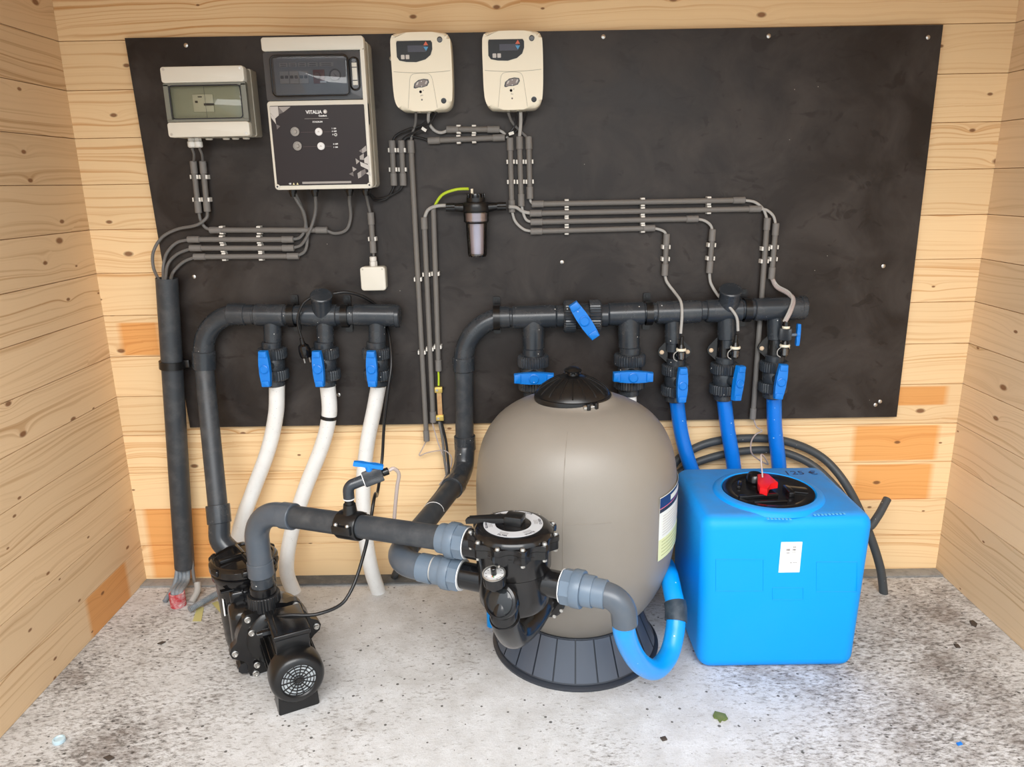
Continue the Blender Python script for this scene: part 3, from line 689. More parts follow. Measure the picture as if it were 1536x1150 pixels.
cable([(588, 213), (594, 203), (612, 194, -.04), (632, 188, -.04), (645, 175, -.05), (650, 168, -.07)], 'black cable from the left short conduit arching up to the left cream box', CABB, .0035)
cable([(602, 213), (608, 206), (625, 197, -.045), (642, 188, -.05), (655, 168, -.07)], 'black cable from the right short conduit arching up to the left cream box', CABB, .0035)
cable([(645, 211), (628, 206), (612, 205), (603, 213)], 'black cable from the right short conduit into the lower horizontal conduit', CABB, .0035)
cable([(624, 168, -.07), (623, 185, -.045), (618, 202), (616, 214)], 'grey cable from the left cream box down into the longest conduit', CABG, .0042)
cable([(643, 168, -.07), (643, 182, -.045), (650, 194), (661, 199), (673, 195)], 'pale grey cable from the left cream box into the upper short horizontal conduit', CABL, .0048)
cable([(762, 168, -.07), (768, 183, -.05), (780, 196), (793, 208)], 'grey cable crossing from the right cream box into the right vertical conduit', CABG, .0042)
cable([(781, 168, -.07), (781, 185, -.05), (779, 207)], 'pale grey cable dropping from the right cream box into the middle vertical conduit', CABL, .0055)
cable([(746, 194), (755, 199), (764, 210)], 'pale grey cable from the upper short conduit into the left vertical conduit', CABL, .0045)
cable([(754, 206), (763, 200, -.045), (772, 188, -.045), (777, 168, -.07)], 'black cable rising steeply to the right cream box, left of two', CABB, .0035)
cable([(756, 207), (768, 200), (784, 188, -.04), (790, 168, -.07)], 'black cable rising to the right cream box, right of two', CABB, .0035)
for (u, v, a, lb) in ((636, 194, -.6, 'small white tag on the black cables under the left cream box'), (767, 200, .3, 'small white tag on the black cables under the right cream box')):
    g = G(); g.box((0, 0, 0), (.016, .009, .001), WF(A(u, v, -.056)) @ Matrix.Rotation(a, 4, 'Z')); single(g, 'cable_tag', CLIPW, lb, 'tag')
cable([(795, 296), (796, 302), (800, 306)], 'pale cable between the right vertical conduit and the topmost long conduit', CABL, .004)
cable([(768, 317), (773, 332), (786, 344), (799, 347)], 'pale cable curving from the left vertical conduit into the lowest long conduit', CABL, .0045)
cable([(782, 306), (785, 320), (790, 330), (799, 333)], 'pale cable curving from the middle vertical conduit into the third long conduit', CABL, .0045)
cable([(763, 310, -.055), (774, 311, -.045), (784, 317, -.035), (798, 320)], 'pale grey tube from the water filter into the second long conduit', CABL, .0055)
cable([(674, 308, -.055), (655, 309, -.05), (642, 315, -.04), (636, 329)], 'pale grey tube from the water filter into the middle long vertical conduit', CABL, .0055)
cable([(703, 283, -.07), (685, 284, -.06), (665, 291, -.055), (655, 303, -.045), (650, 316)], 'green-yellow earth wire arching from the water filter into the right long conduit', CABY, .0045, name='earth_wire', cat='wire')
cable([(1114, 300), (1132, 303), (1145, 314), (1151, 330)], 'pale cable bend between the topmost long conduit and the tall vertical conduit', CABL, .0045)
cable([(1138, 313), (1150, 315), (1160, 324), (1164, 338)], 'pale cable bend between the second long conduit and the far right conduit', CABL, .0045)
cable([(1044, 328), (1057, 331), (1066, 338), (1069, 348)], 'pale cable bend between the third long conduit and the middle probe conduit', CABL, .0045)
cable([(979, 342), (989, 344), (997, 348), (1000, 355)], 'pale cable bend between the lowest long conduit and the first probe conduit', CABL, .0045)
cable([(997, 410), (1000, 422), (1011, 437, -.05), (1021, 452, -.09), (1023, 470, -.11), (1021, 500, -.115)], 'pale grey probe cable running down to the first probe holder', CABL, .0048)
cable([(1064, 406), (1066, 424), (1078, 444, -.06), (1094, 460, -.11), (1105, 476, -.115), (1107, 496, -.115)], 'pale grey probe cable running down to the middle probe holder', CABL, .0048)
cable([(1157, 415), (1165, 430, -.04), (1182, 440, -.07), (1190, 449, -.09), (1186, 466, -.115), (1178, 482, -.12)], 'brownish clear tube bending over the right end of the manifold', GLASST, .0072, name='clear_tube', cat='tube')
cable([(1158, 415), (1167, 428, -.045), (1184, 438, -.075), (1188, 449, -.095), (1183, 466, -.12), (1175, 482, -.125)], 'pale inner tube alongside the clear tube over the manifold end', CABL, .0030, name='inner_tube', cat='tube')

# ------------------------------------------------------------------ cartridge water filter with clear bowl
ff = thing('water_filter', 'small cartridge water filter with clear bowl and black head', 'water filter', A(715, 380, -.06))
cx = A(714, 310, -.062); ax = V((cx.x, -.062, cx.z))
g = G(); g.lathe([(.040, -.016), (.043, -.010), (.043, .010), (.040, .014), (.030, .016), (.030, .028)], FR(ax, (0, 0, 1)), 28); part(g, 'head', BLKM, ff)
for k in range(7):
    a = PI*1.0+PI*k/6
    q = ax+V((.026*math.cos(a), .026*math.sin(a), .016)); g = G(); g.box((0, 0, .013), (.007, .010, .026), Matrix.Translation(q) @ Matrix.Rotation(a, 4, 'Z'), bev=.002); part(g, 'head_rib', BLK, ff)
for s in (-1, 1):
    g = G(); g.cyl(ax+V((s*.035, 0, -.002)), ax+V((s*.068, 0, 0)), .016, 14, r2=.012); g.cyl(ax+V((s*.068, 0, 0)), ax+V((s*.096, 0, 0)), .0132, 12, knurl=1, kd=.0015); part(g, 'side_port', BLKM, ff)
g = G(); g.lathe([(.0005, -.158), (.028, -.157), (.031, -.150), (.0345, -.052), (.041, -.046), (.041, -.017), (.038, -.017)], FR(ax, (0, 0, 1)), 28); part(g, 'bowl', GLASSC, ff)
g = G(); g.lathe([(.0005, -.150), (.021, -.148), (.023, -.055), (.023, -.045)], FR(ax, (0, 0, 1)), 24); part(g, 'cartridge', mat('silvery_cartridge', (.50, .47, .52), .2, .25), ff)
g = G(); g.lathe([(.032, -.044), (.035, -.044), (.035, -.020), (.032, -.020)], FR(ax, (0, 0, 1)), 28); part(g, 'collar', mat('pale_rosy_collar', (.42, .36, .35), .25, .5), ff)
g = G(); g.lathe([(.030, -.052), (.034, -.052), (.034, -.048), (.030, -.048)], FR(ax, (0, 0, 1)), 24); g.lathe([(.0225, -.151), (.026, -.151), (.026, -.148), (.0225, -.148)], FR(ax, (0, 0, 1)), 24); part(g, 'seal_ring', BLK, ff)
g = G(); q = A(708, 288, -.07); g.cyl(q-V((0, 0, .008)), q+V((0, 0, .010)), .0042, 10); part(g, 'terminal', CREAM, ff)
g = G(); g.box(ax+V((0, .030, .012)), (.05, .026, .03)); part(g, 'wall_bracket', BLKM, ff)
# ------------------------------------------------------------------ ball valves (flow along local Z, handle towards local -Y)
def ball_valve(label, M, tilt, group='grey ball valves with blue handles', pipe_m=PVC):
    r = thing('ball_valve', label, 'valve', None, group, M=M)
    g = G(); g.lathe([(.034, -.024), (.038, -.018), (.038, .018), (.034, .024)], None, 28); g.cyl((0, -.03, 0), (0, -.058, 0), .017, 16); part(g, 'body', pipe_m, r, local=True)
    for s in (1, -1):
        Ms = Matrix.Diagonal((1, 1, s, 1))
        g = G(); g.lathe([(.036, .018), (.047, .020), (.0485, .024), (.0485, .050), (.044, .055), (.030, .056)], Ms, 72, knurl=1, kd=.0022); bmesh.ops.recalc_face_normals(g.bm, faces=g.bm.faces); part(g, 'union_nut', pipe_m, r, local=True)
        g = G(); g.lathe([(.030, .052), (.0325, .054), (.0325, .074), (.030, .077), (.025, .077)], Ms, 24); bmesh.ops.recalc_face_normals(g.bm, faces=g.bm.faces); part(g, 'socket', pipe_m, r, local=True)
    g = G(); Mh = FR((0, -.060, 0), (0, -1, 0), (1, 0, 0))
    pl = [(-.0135, -.060), (.0135, -.060), (.0155, -.040), (.0175, -.016), (.0175, .016), (.0155, .040), (.0135, .060), (-.0135, .060), (-.0155, .040), (-.0175, .016), (-.0175, -.016), (-.0155, -.040)]
    g.prism(pl, .004, .022, Mh, bev=.003)
    g.prism(rrect(.026, .020, .003, cy=-.049), .0215, .026, Mh, bev=.002)
    g.prism(rrect(.026, .020, .003, cy=.049), .0215, .026, Mh, bev=.002)
    h = part(g, 'handle', BLUEH, r, 'blue handle', local=True)
    g = G(); g.lathe([(.0150, 0), (.0150, .0032), (.0125, .0045), (.0115, .0032), (.0, .0032)], FR((0, -.082, 0), (0, -1, 0)), 24); part(g, 'hub', BLUEH, h, local=True)
    h.rotation_euler = (0, tilt, 0); return r
def VM(p, s=1, face=0, roll=None):   # vertical valve
    return Matrix.Translation(p) @ Matrix.Rotation(face, 4, 'Z') @ Matrix.Scale(s, 4)
MY = -.068
def val(u, v, tilt, label, s=1.0, face=0, y=MY):
    p = A(u, v, y)
    if val.first is None:
        val.first = ball_valve(label, VM(p, s, face), tilt); return val.first
    c = dup(val.first, VM(p, s, face), label)
    for ch in c.children:
        if ch.name.startswith('handle'): ch.rotation_euler = (0, tilt, 0)
    return c
val.first = None
val(410, 545, 0.0, 'ball valve with upright blue handle, first from the left, above a white hose', face=-.06)
val(488, 545, -.02, 'ball valve with upright blue handle right of the hanging plug, above the banded white hose', face=-.06)
val(566, 545, .02, 'ball valve with upright blue handle, third from the left, beside the hanging black cable', face=-.06)
val(800, 558, PI/2, 'ball valve with level blue handle, above left of the filter lid', 1.09)
val(944, 556, PI/2+.02, 'ball valve with level blue handle, above right of the filter lid', 1.09)
val(1013, 569, .0, 'ball valve with upright blue handle, leftmost of the three above the blue hoses', .98, .10)
val(1086, 567, .10, 'ball valve with slanted blue handle, middle one above the blue hoses', .98, .42)
val(1160, 564, .09, 'ball valve with splashed blue handle, rightmost one above the blue hoses', .98, .0)
Mx = Matrix.Translation(A(873, 474, MY)) @ Matrix.Rotation(.008, 4, 'Y') @ Matrix.Scale(1.12, 4)
cvx = dup(val.first, Mx @ Matrix.Rotation(PI/2, 4, 'Y'), 'ball valve lying in line with the right manifold, its blue handle slanting')
for ch in cvx.children:
    if ch.name.startswith('handle'): ch.rotation_euler = (0, -PI/2-.60, 0)

# ------------------------------------------------------------------ left suction manifold
mf = thing('pipe_manifold', 'left grey PVC manifold with three outlets, its elbow dropping to the pump', 'pipework', A(480, 474, MY))
H = lambda u, v: A(u, v, MY)
e0, e1 = H(345, 471), H(598, 474)
P_top = H(305, 535); P_bot = A(327, 762, -.235); P_in = V((-1.035, -.285, .235))
corner = H(310, 468)
path = fillet([e0.lerp(e1, .35), corner, A(318, 660, -.15)], .125, 14)
g = G(); g.tube([e0, e1], .0315, 24); part(g, 'header_pipe', PVC, mf)
el = fillet([H(380, 471.5), H(307, 470), H(305, 545)], .130, 16)
g = G(); g.tube(el, .0335, 24); part(g, 'elbow', PVC, mf)
g = G(); g.cyl(H(343, 471), H(369, 471.5), .0365, 24, bev=.002); part(g, 'sleeve', PVC, mf)
g = G(); g.cyl(H(305.5, 526), H(306.5, 553), .0378, 24, bev=.002); part(g, 'sleeve', PVC, mf)
g = G(); g.tube([H(306, 548), P_bot], .0312, 24); part(g, 'drop_pipe', PVCM, mf)
dd = (P_bot-H(306, 548)).normalized()
g = G(); g.cyl(P_bot-dd*.012, P_bot+dd*.050, .0385, 24, bev=.002); part(g, 'sleeve', PVCL if False else PVC, mf)
g = G(); g.tube(smooth_pts([P_bot+dd*.045, P_bot+dd*.11, P_in], 8), .0345, 24); part(g, 'inlet_elbow', PVC, mf)
for (u0, u1, us) in ((383, 428, 408), (453, 506, 487), (531, 596, 565)):
    g = G(); g.cyl(H(u0, 472), H(u1, 473), .0368, 26, bev=.003)
    a = H(us, 474); b = H(us+1, 512); g.cyl(a, b, .0285, 22, bev=.002); part(g, 'tee', PVC, mf)
g = G(); g.cyl(H(592, 474), H(600, 474), .0385, 26, bev=.003); part(g, 'end_cap', PVC, mf)
a = H(484, 474); b = A(482, 446, -.105); g = G(); g.cyl(a, b, .0325, 24); g.cyl(b, b+(b-a).normalized()*.012, .0360, 24, bev=.003); part(g, 'upper_branch', PVC, mf)

# right return manifold
mr = thing('pipe_manifold', 'right grey PVC manifold with five outlets, curving down to the return pipe', 'pipework', A(980, 470, MY))
g = G(); g.tube([H(745, 476), H(1196, 461)], .0318, 24); part(g, 'header_pipe', PVC, mr)
g = G(); g.tube(fillet([H(765, 475), H(699, 477), H(695, 548)], .150, 16), .0335, 24); part(g, 'elbow', PVC, mr)
g = G(); g.cyl(H(741, 476), H(765, 475), .0365, 24, bev=.002); part(g, 'sleeve', PVC, mr)
g = G(); g.cyl(H(695, 535), H(696, 556), .0372, 24, bev=.002); part(g, 'sleeve', PVC, mr)
for (u0, u1, v0, us, vs, r) in ((768, 834, 475, 800, 522, .0365), (912, 966, 470.5, 943, 520, .036), (984, 1050, 468, 1009, 514, .027), (1058, 1112, 465.5, 1090, 508, .031), (1130, 1202, 463, 1163, 508, .027)):
    g = G(); g.cyl(H(u0, v0+1), H(u1, v0-1), .0380, 26, bev=.003)
    g.cyl(H(us, v0+2), H(us+.5, vs), r, 22, bev=.002); g.cyl(H(us+.5, vs-2), H(us+.5, vs+12), r-.003, 20); part(g, 'tee', PVC, mr)
g = G(); g.cyl(H(1199, 461), H(1208, 461), .0392, 26, bev=.003); part(g, 'end_cap', PVC, mr)
a = H(1092, 465); b = A(1096, 438, -.100); g = G(); g.cyl(a, b, .0345, 24); g.cyl(b, b+(b-a).normalized()*.012, .038, 24, bev=.003); part(g, 'upper_branch', PVC, mr)
# return pipe down to the multiport valve
R1 = H(697, 665); RB = V((-.305, -.115, .452)); RC = V((-.475, -.770, .452))
g = G(); g.tube([H(696, 550), R1], .0315, 24); part(g, 'drop_pipe', PVCM, mr)
g = G(); g.cyl(H(697, 653), H(698, 674), .0372, 24, bev=.002); part(g, 'sleeve', PVC, mr)
dirn = (RC-RB).normalized()
Rt = H(698, 672)
P1 = V((-.297, -.075, .50))
g = G(); g.tube(smooth_pts([Rt+V((0, 0, .01)), Rt, V((-.297, -.073, .535)), V((-.303, -.100, .478)), RB+dirn*.055+V((0, 0, .002)), RB+dirn*.09], 8), .0345, 24); part(g, 'elbow', PVC, mr)
g = G(); g.cyl(RB+dirn*.075, RB+dirn*.12, .0385, 24, bev=.003); part(g, 'sleeve', PVC, mr)
VXC = V((-.127, -.85, 0)); DL = V((.92, -.39, 0)).normalized()      # multiport valve axis and its left-right direction
RC = VXC - DL*.350 + V((0, 0, .452))
dirn = (RC-RB).normalized()
g = G(); g.tube([RB+dirn*.10, RC-dirn*.09], .0315, 24); part(g, 'return_pipe', PVCM, mr)
mk = RB+dirn*.30
g = G(); g.tube([mk+dirn*.0+(V((math.cos(q), 0, math.sin(q)))*.0316) for q in [PI*k/10*1.0 for k in range(11)]], .0014, 5); part(g, 'chalk_mark', DIAL, mr, 'white chalk ring marked on the pipe')
g = G(); g.tube(fillet([RC-dirn*.12, RC, RC+DL*.12], .080, 16), .0350, 24); part(g, 'return_elbow', PVCF, mr)
g = G(); g.cyl(RC-dirn*.085, RC-dirn*.12, .0378, 24, bev=.002); part(g, 'sleeve', PVC, mr)
g = G(); g.cyl(RC+DL*.082, RC+DL*.122, .0378, 24, bev=.002); part(g, 'sleeve', PVCL, mr)

# pipe brackets
def bracket(u, v, label, s=1.0, y=MY, rr=.0335):
    p = A(u, v, y); t = thing('pipe_bracket', label, 'bracket', p, 'black pipe brackets')
    g = G(); g.lathe([(rr, -.011), (rr+.0055, -.011), (rr+.0055, .011), (rr, .011), (rr, -.011)], FR(p, (1, 0, 0)), 26); part(g, 'ring', BLKM, t)
    g = G(); g.box((p.x, (BY+y+rr)/2-.001, p.z), (.020, abs(y+rr-BY)+.0, .05)); g.prism(rrect(.024, .125, .006), .0003, .008, WF(V((p.x, BY, p.z)))); part(g, 'back_plate', BLKM, t)
    g = G(); q = V((p.x, BY-.008, p.z+.052)); g.lathe([(.005, 0), (.005, .003), (0, .003)], WF(q), 10); part(g, 'screw', BLK, t)
    return t
bracket(438, 473, 'black pipe bracket holding the left manifold right of its first outlet')
bracket(518, 473.5, 'black pipe bracket holding the left manifold left of its third outlet')
bracket(745, 476, 'black pipe bracket where the right manifold starts to curve down', rr=.037)
bracket(973, 470, 'black pipe bracket on the right manifold above the first probe holder')
bracket(1120, 465, 'black pipe bracket on the right manifold right of the upright stub')

# black cable pipe at far left
dp = thing('cable_pipe', 'long upright black pipe swallowing the grey cables, left end of the board', 'pipe', A(278, 852, -.06))
T0, T1 = A(250, 417, -.062), A(277, 850, -.062)
g = G(); g.lathe([(.0345, 0), (.0345, (T1-T0).length), (.0315, (T1-T0).length), (.0315, 0), (.0345, 0)], FR(T0, T1-T0), 28); part(g, 'tube', PVCM, dp)
p = T0.lerp(T1, (537-417)/433)
pb = thing('pipe_bracket', 'black pipe bracket clamping the upright cable pipe at left', 'bracket', p, 'black pipe brackets')
g = G(); g.lathe([(.0355, -.013), (.041, -.013), (.041, .013), (.0355, .013), (.0355, -.013)], FR(p, T1-T0), 26); part(g, 'ring', BLKM, pb)
g = G(); g.box((p.x+.046, p.y+.012, p.z), (.02, .016, .026), bev=.003); g.box((p.x, -.020, p.z), (.05, .006, .022)); part(g, 'lug', BLKM, pb)
g = G()
# cables leaving the foot of the cable pipe and entering the floor
FLx = Zp(268, 905, 0)
def floor_cable(pts, label, m, r, name='cable'):
    g = G(); g.tube(smooth_pts(pts, 6), r, 10); return single(g, name, m, label, 'cable', 'cables entering the floor')
b0 = T1
s0 = Zp(268, 908, .0)
for i, (dx, lb) in enumerate(((-.016, 'left of three'), (.002, 'middle of three'), (.018, 'right of three'))):
    floor_cable([T1+V((dx, 0, .05)), T1+V((dx*.8, -.02, -.04)), V((s0.x+dx*.8, s0.y, .052)), V((s0.x+dx*.5, s0.y, .004))], 'grey cable from the cable pipe into the red corrugated stub, '+lb, SLATE, .0085)
st = thing('conduit_stub', 'red corrugated conduit stub rising from the concrete below the black cable pipe', 'conduit', s0)
prof = []
for k in range(9): prof += [(.0235, .006*k), (.0265, .006*k+.002), (.0265, .006*k+.004), (.0235, .006*k+.0055)]
prof += [(.021, .053), (.021, .02), (0, .02)]
g = G(); g.lathe([(r, z+.0) for r, z in prof], Matrix.Translation(s0), 26); part(g, 'corrugated_tube', REDC, st)
a_ = Zp(297, 875, .03)
floor_cable([T1+V((.03, .0, .03)), A(291, 868, -.08), A(295, 880, -.11)], 'thin grey cable bending into the white floor tube', CABG, .0062)
g = G(); g.tube(smooth_pts([A(296, 874, -.11), A(296, 886, -.13), V(Zp(287, 903, .006))], 6), .0115, 12); single(g, 'floor_tube', CABL, 'short pale grey tube leaning out of the floor right of the red stub', 'tube')
g = G(); g.tube(smooth_pts([T1+V((-.022, 0, .01)), A(262, 876, -.10), V(Zp(247, 902, .007))], 6), .0085, 10); single(g, 'floor_tube', SLATE, 'short grey tube slanting to the floor left of the red stub', 'tube')
q0, q1 = Zp(284, 914, .017), Zp(336, 884, .03); n_ = 26
pts = [q0.lerp(q1, k/(2*n_)) for k in range(2*n_+1)]
g = G(); g.tube(pts, [.0085 if k % 2 else .0115 for k in range(2*n_+1)], 14); single(g, 'corrugated_tube', SLATE, 'grey corrugated tube lying on the concrete between the red stub and the pump', 'tube', sharp=60)
for (pp, lb) in (([(296, 911), (306, 911), (302, 932), (289, 932)], 'strip of yellowed tape on the floor left of the pump'), ([(318, 905), (326, 902), (341, 918), (333, 922)], 'strip of yellowed tape partly hidden by the pump')):
    P = [Zp(u, v, 0) for u, v in pp]; g = G(); g.prism([(q.x, q.y) for q in P], .0008, .0022); single(g, 'tape_strip', YTAPE, lb, 'tape')

# ------------------------------------------------------------------ white flexible hoses of the left manifold
def hose(pts, r, m, label, name, group=None, cat='hose', extra=None, n=14):
    P = smooth_pts([q if isinstance(q, V) else A(*q) for q in pts], n)
    t = thing(name, label, cat, P[-1], group)
    g = G(); g.tube(P, r, 20); part(g, 'tube', m, t); return t, P
hose([(415.5, 577, MY), (414, 620, -.068), (403, 672, -.07), (380, 735, -.075), (362, 785, -.09), (350, 850, -.12), Zp(350, 884, -.03)], .0262, HOSEW, 'white flexible hose, leftmost, disappearing behind the pump', 'white_hose', 'white hoses of the left manifold')
t, P = hose([(491.5, 577, MY), (494, 620, -.068), (484, 665, -.07), (457, 735, -.08), (437, 800, -.09), (430, 855, -.12), Zp(443, 893, -.02)], .0262, HOSEW, 'white flexible hose with a black band, running down beside the pump elbow', 'white_hose', 'white hoses of the left manifold')
b = A(493, 625, -.068); g = G(); g.lathe([(.0266, -.006), (.0285, -.006), (.0285, .006), (.0266, .006), (.0266, -.006)], FR(b, A(494, 615, -.068)-A(492, 635, -.068)), 22); part(g, 'band', BLKM, t, 'black rubber band')
hose([(568, 577, MY), (562, 610, -.068), (551, 665, -.07), (545, 725, -.08), (547, 790, -.10), (556, 850, -.13), Zp(570, 893, -.02)], .0262, HOSEW, 'white flexible hose, rightmost of three, below the small tap', 'white_hose', 'white hoses of the left manifold')
hose([(800, 589, MY), (797, 612, -.07), (792, 680, -.075), (800, 800, -.09), Zp(800, 870, -.02)], .0262, HOSEW, 'white hose stub showing left of the filter lid', 'white_hose')
hose([(943, 588, MY), (944, 612, -.07), (950, 680, -.075), (945, 800, -.09), Zp(945, 870, -.02)], .0262, HOSEW, 'white hose stub showing right of the filter lid', 'white_hose')
# blue hoses
for pts, lb in (([(1015, 601, MY), (1021, 645, -.07), (1031, 685, -.085), (1050, 740, -.10), (1060, 800, -.10), Zp(1060, 868, -.02)], 'blue hose, leftmost of the three going behind the blue tank'),
                ([(1086, 599, MY), (1091, 640, -.07), (1100, 695, -.08), (1106, 760, -.09), Zp(1110, 868, -.02)], 'blue hose, middle of the three going behind the blue tank'),
                ([(1161, 596, MY), (1162, 640, -.07), (1168, 695, -.08), (1172, 760, -.09), Zp(1175, 868, -.02)], 'blue hose with white splashes, rightmost of the three behind the blue tank')):
    hose(pts, .0250, HOSEB, lb, 'blue_hose', 'blue hoses of the right manifold')

# ------------------------------------------------------------------ probe holders
def probe(u, v, label, dxp, s=1.0):
    p = A(u, v, MY); t = thing('probe_holder', label, 'probe holder', p, 'black probe holders')
    g = G(); g.cyl(p+V((0, 0, .045)), p-V((0, 0, .062)), .0235, 22); g.cyl(p-V((0, 0, .042)), p-V((0, 0, .060)), .0285, 22, bev=.003); part(g, 'body', BLK, t)
    g = G(); F = WF(V((p.x, p.y+.004, p.z))); g.prism([(-.056, 0), (-.052, .012), (-.026, .040), (.026, .040), (.052, .012), (.056, 0), (.052, -.012), (.026, -.036), (-.026, -.036), (-.052, -.012)], -.004, .004, F); part(g, 'flange', BLK, t)
    for k in (-1, 1):
        g = G(); g.lathe([(.0075, 0), (.0075, .002), (.004, .005), (0, .005)], WF(F @ V((k*.043, -.002, .004))), 14); part(g, 'flange_bolt', BRASSP, t)
    q = A(u+dxp, v+4, MY-.042); 
    g = G(); g.cyl(q+V((0, .04, -.012)), q+V((0, -.006, .0)), .016, 16); part(g, 'probe_boss', BLK, t)
    g = G(); g.cyl(q-V((0, .004, .018)), q+V((0, -.004, .012)), .0150, 16, bev=.004); part(g, 'probe_nut', GLASSC, t)
    g = G(); g.cyl(q-V((0, .004, .016)), q+V((0, -.004, .030)), .0085, 12); part(g, 'probe', BLK, t)
    g = G(); g.cyl(q+V((0, -.004, .012)), q+V((0, -.004, .021)), .0165, 18, bev=.002); part(g, 'collar', CREAM, t, 'cream collar')
    g = G(); g.cyl(q+V((0, -.004, .021)), q+V((0, -.004, .034)), .0125, 14, r2=.008); g.cyl(q+V((0, -.004, .034)), q+V((.001, -.004, .060)), .0072, 12, r2=.0055); part(g, 'cable_gland', BLKM, t)
    g = G(); g.tube(smooth_pts([q+V((-.012, -.010, .014)), q+V((-.024, -.010, .002)), q+V((-.023, -.008, -.014)), q+V((-.012, -.006, -.022))], 6), .0016, 6); part(g, 'retaining_wire', CABL, t)
    return t, q
BRASSP = mat('pale_orange_bolt', (.72, .55, .38), .4)
probe(1012, 527, 'black probe holder with clear nut, leftmost of three under the right manifold', 9)
probe(1086, 524, 'black probe holder with clear nut, middle of three under the right manifold', 16)
t, q = probe(1162, 521, 'black probe holder with a small extra tap, rightmost of three', 14)
sv = thing('injection_tap', 'small grey tap with a blue side handle beneath the clear tube', 'tap', q+V((0, 0, .03)))
c0 = q+V((-.001, -.004, .036))
g = G(); g.cyl(c0, c0+V((0, 0, .038)), .0195, 48, knurl=1, kd=.0012, bev=.002); part(g, 'body', PVCM, sv)
g = G(); g.cyl(c0+V((0, 0, .038)), c0+V((0, 0, .046)), .0125, 14); part(g, 'collar', CREAM, sv, 'pale collar')
g = G(); g.cyl(c0+V((0, 0, .046)), c0+V((0, 0, .064)), .0135, 14, r2=.010); part(g, 'gland', BLK, sv)
g = G(); g.cyl(c0+V((.015, 0, .016)), c0+V((.036, 0, .016)), .005, 10); part(g, 'spindle', PVCL, sv)
g = G(); Mh = FR(c0+V((.036, 0, .016)), (1, 0, 0), (0, 1, 0))
g.prism([(-.006, -.036), (.006, -.036), (.008, -.022), (.005, -.008), (.009, 0), (.005, .008), (.008, .022), (.006, .036), (-.006, .036), (-.008, .022), (-.005, .008), (-.009, 0), (-.005, -.008), (-.008, -.022)], 0, .011, Mh, bev=.002); part(g, 'handle', BLUEH, sv, 'blue handle')

# ------------------------------------------------------------------ hanging plug and its cable, black supply cable
def cableP(P, label, m, r, name='cable', seg=10, cat='cable', n=8):
    g = G(); g.tube(smooth_pts([q if isinstance(q, V) else A(*q) for q in P], n), r, seg); return single(g, name, m, label, cat)
cableP([(466, 446, -.115), (455, 455, -.118), (447, 475, -.12), (448, 492, -.115), (453, 508, -.11)], 'black cable looping over the left manifold to the hanging plug', CABB, .0042)
pg = thing('power_plug', 'black mains plug with two bare pins hanging between the first two valves', 'plug', A(460, 535, -.10))
a, b = A(452, 507, -.11), A(463, 548, -.10); d = (b-a).normalized(); side = d.cross(V((0, -1, 0))).normalized()
g = G(); g.cyl(a, a+d*.022, .0065, 10, r2=.0085); part(g, 'strain_relief', BLK, pg)
g = G(); g.lathe([(.010, .020), (.017, .026), (.0195, .040), (.0195, .058), (.0165, .066), (0, .066)], FR(a, d), 18); part(g, 'body', BLK, pg)
for s in (-1, 1):
    q = a+d*.064+side*s*.0095; g = G(); g.cyl(q, q+d*.022, .0026, 8); part(g, 'pin', STEEL, pg)
cableP([(500, 440, -.10), (520, 438, -.09), (545, 445, -.06), (566, 460, -.030), (578, 485, -.027), (584, 505, -.055), (587, 545, -.10), (582, 585, -.125), (576, 640, -.13), (573, 690, -.14), (566, 740, -.22), V((-.555, -.40, .50)), V((-.58, -.47, .36)), V((-.63, -.55, .24)), V((-.70, -.60, .225)), V((-.79, -.61, .228)), V((-.855, -.60, .205))], 'long black cable hanging from the left manifold behind the pipe to the pump', CABB, .0052)

# ------------------------------------------------------------------ earth bar with clamps
eb = thing('earth_bar', 'copper earthing strip with two brass clamps below the right long conduit', 'earth bar', A(660, 630, -.028))
g = G(); p0, p1 = A(658.5, 586, -.030), A(660.5, 625, -.030); g.box((0, 0, 0), ((p1-p0).length, .016, .004), FR((p0+p1)/2, (0, -1, 0), p1-p0)); part(g, 'strip', COPPER, eb)
for (u, v) in ((658, 584), (660, 626)):
    g = G(); c = A(u, v, -.030); g.box(c, (.027, .018, .020), bev=.002); cl = part(g, 'clamp', BRASS, eb)
    g = G(); g.lathe([(.0045, 0), (.0045, .002), (0, .002)], WF(c+V((-.005, -.009, 0))), 10); part(g, 'screw', STEEL, cl)
cable([(657.5, 553), (658, 566, -.033), (658, 578, -.034)], 'green-yellow wire stub entering the earth bar from above', CABY, .0035, name='earth_wire', cat='wire')
cableP([(659, 632, -.034), (664, 660, -.04), (667, 690, -.05), (671, 716, -.06)], 'grey earth cable hanging from the earth bar, left strand', CABG, .0050)
cableP([(662, 632, -.034), (669, 662, -.04), (672, 690, -.055), (674, 716, -.07)], 'dark earth cable hanging from the earth bar, right strand', CABB, .0046)
cableP([(676, 712, -.062), (660, 738, -.075), (640, 764, -.085), (618, 800, -.10), (600, 845, -.11), Zp(590, 868, -.01)], 'dark flexible sleeve running down-left behind the return pipe', COIL, .0135, name='flexible_sleeve', cat='sleeve')
cableP([(648, 632, -.030), (656, 660, -.035), (664, 682, -.045), (671, 700, -.055), (668, 715, -.060), (659, 727, -.058)], 'clear thin tube from the middle long conduit, twisting past the earth cables', GLASST, .0026, name='clear_tube', cat='tube')
cableP([(640, 660, -.030), (634, 672, -.03), (629, 683, -.03), (640, 679, -.032), (655, 676, -.036), (668, 676, -.050), (677, 685, -.055), (676, 700, -.055), (668, 712, -.05)], 'clear thin tube kinking sideways below the longest conduit', GLASST, .0022, name='clear_tube', cat='tube')
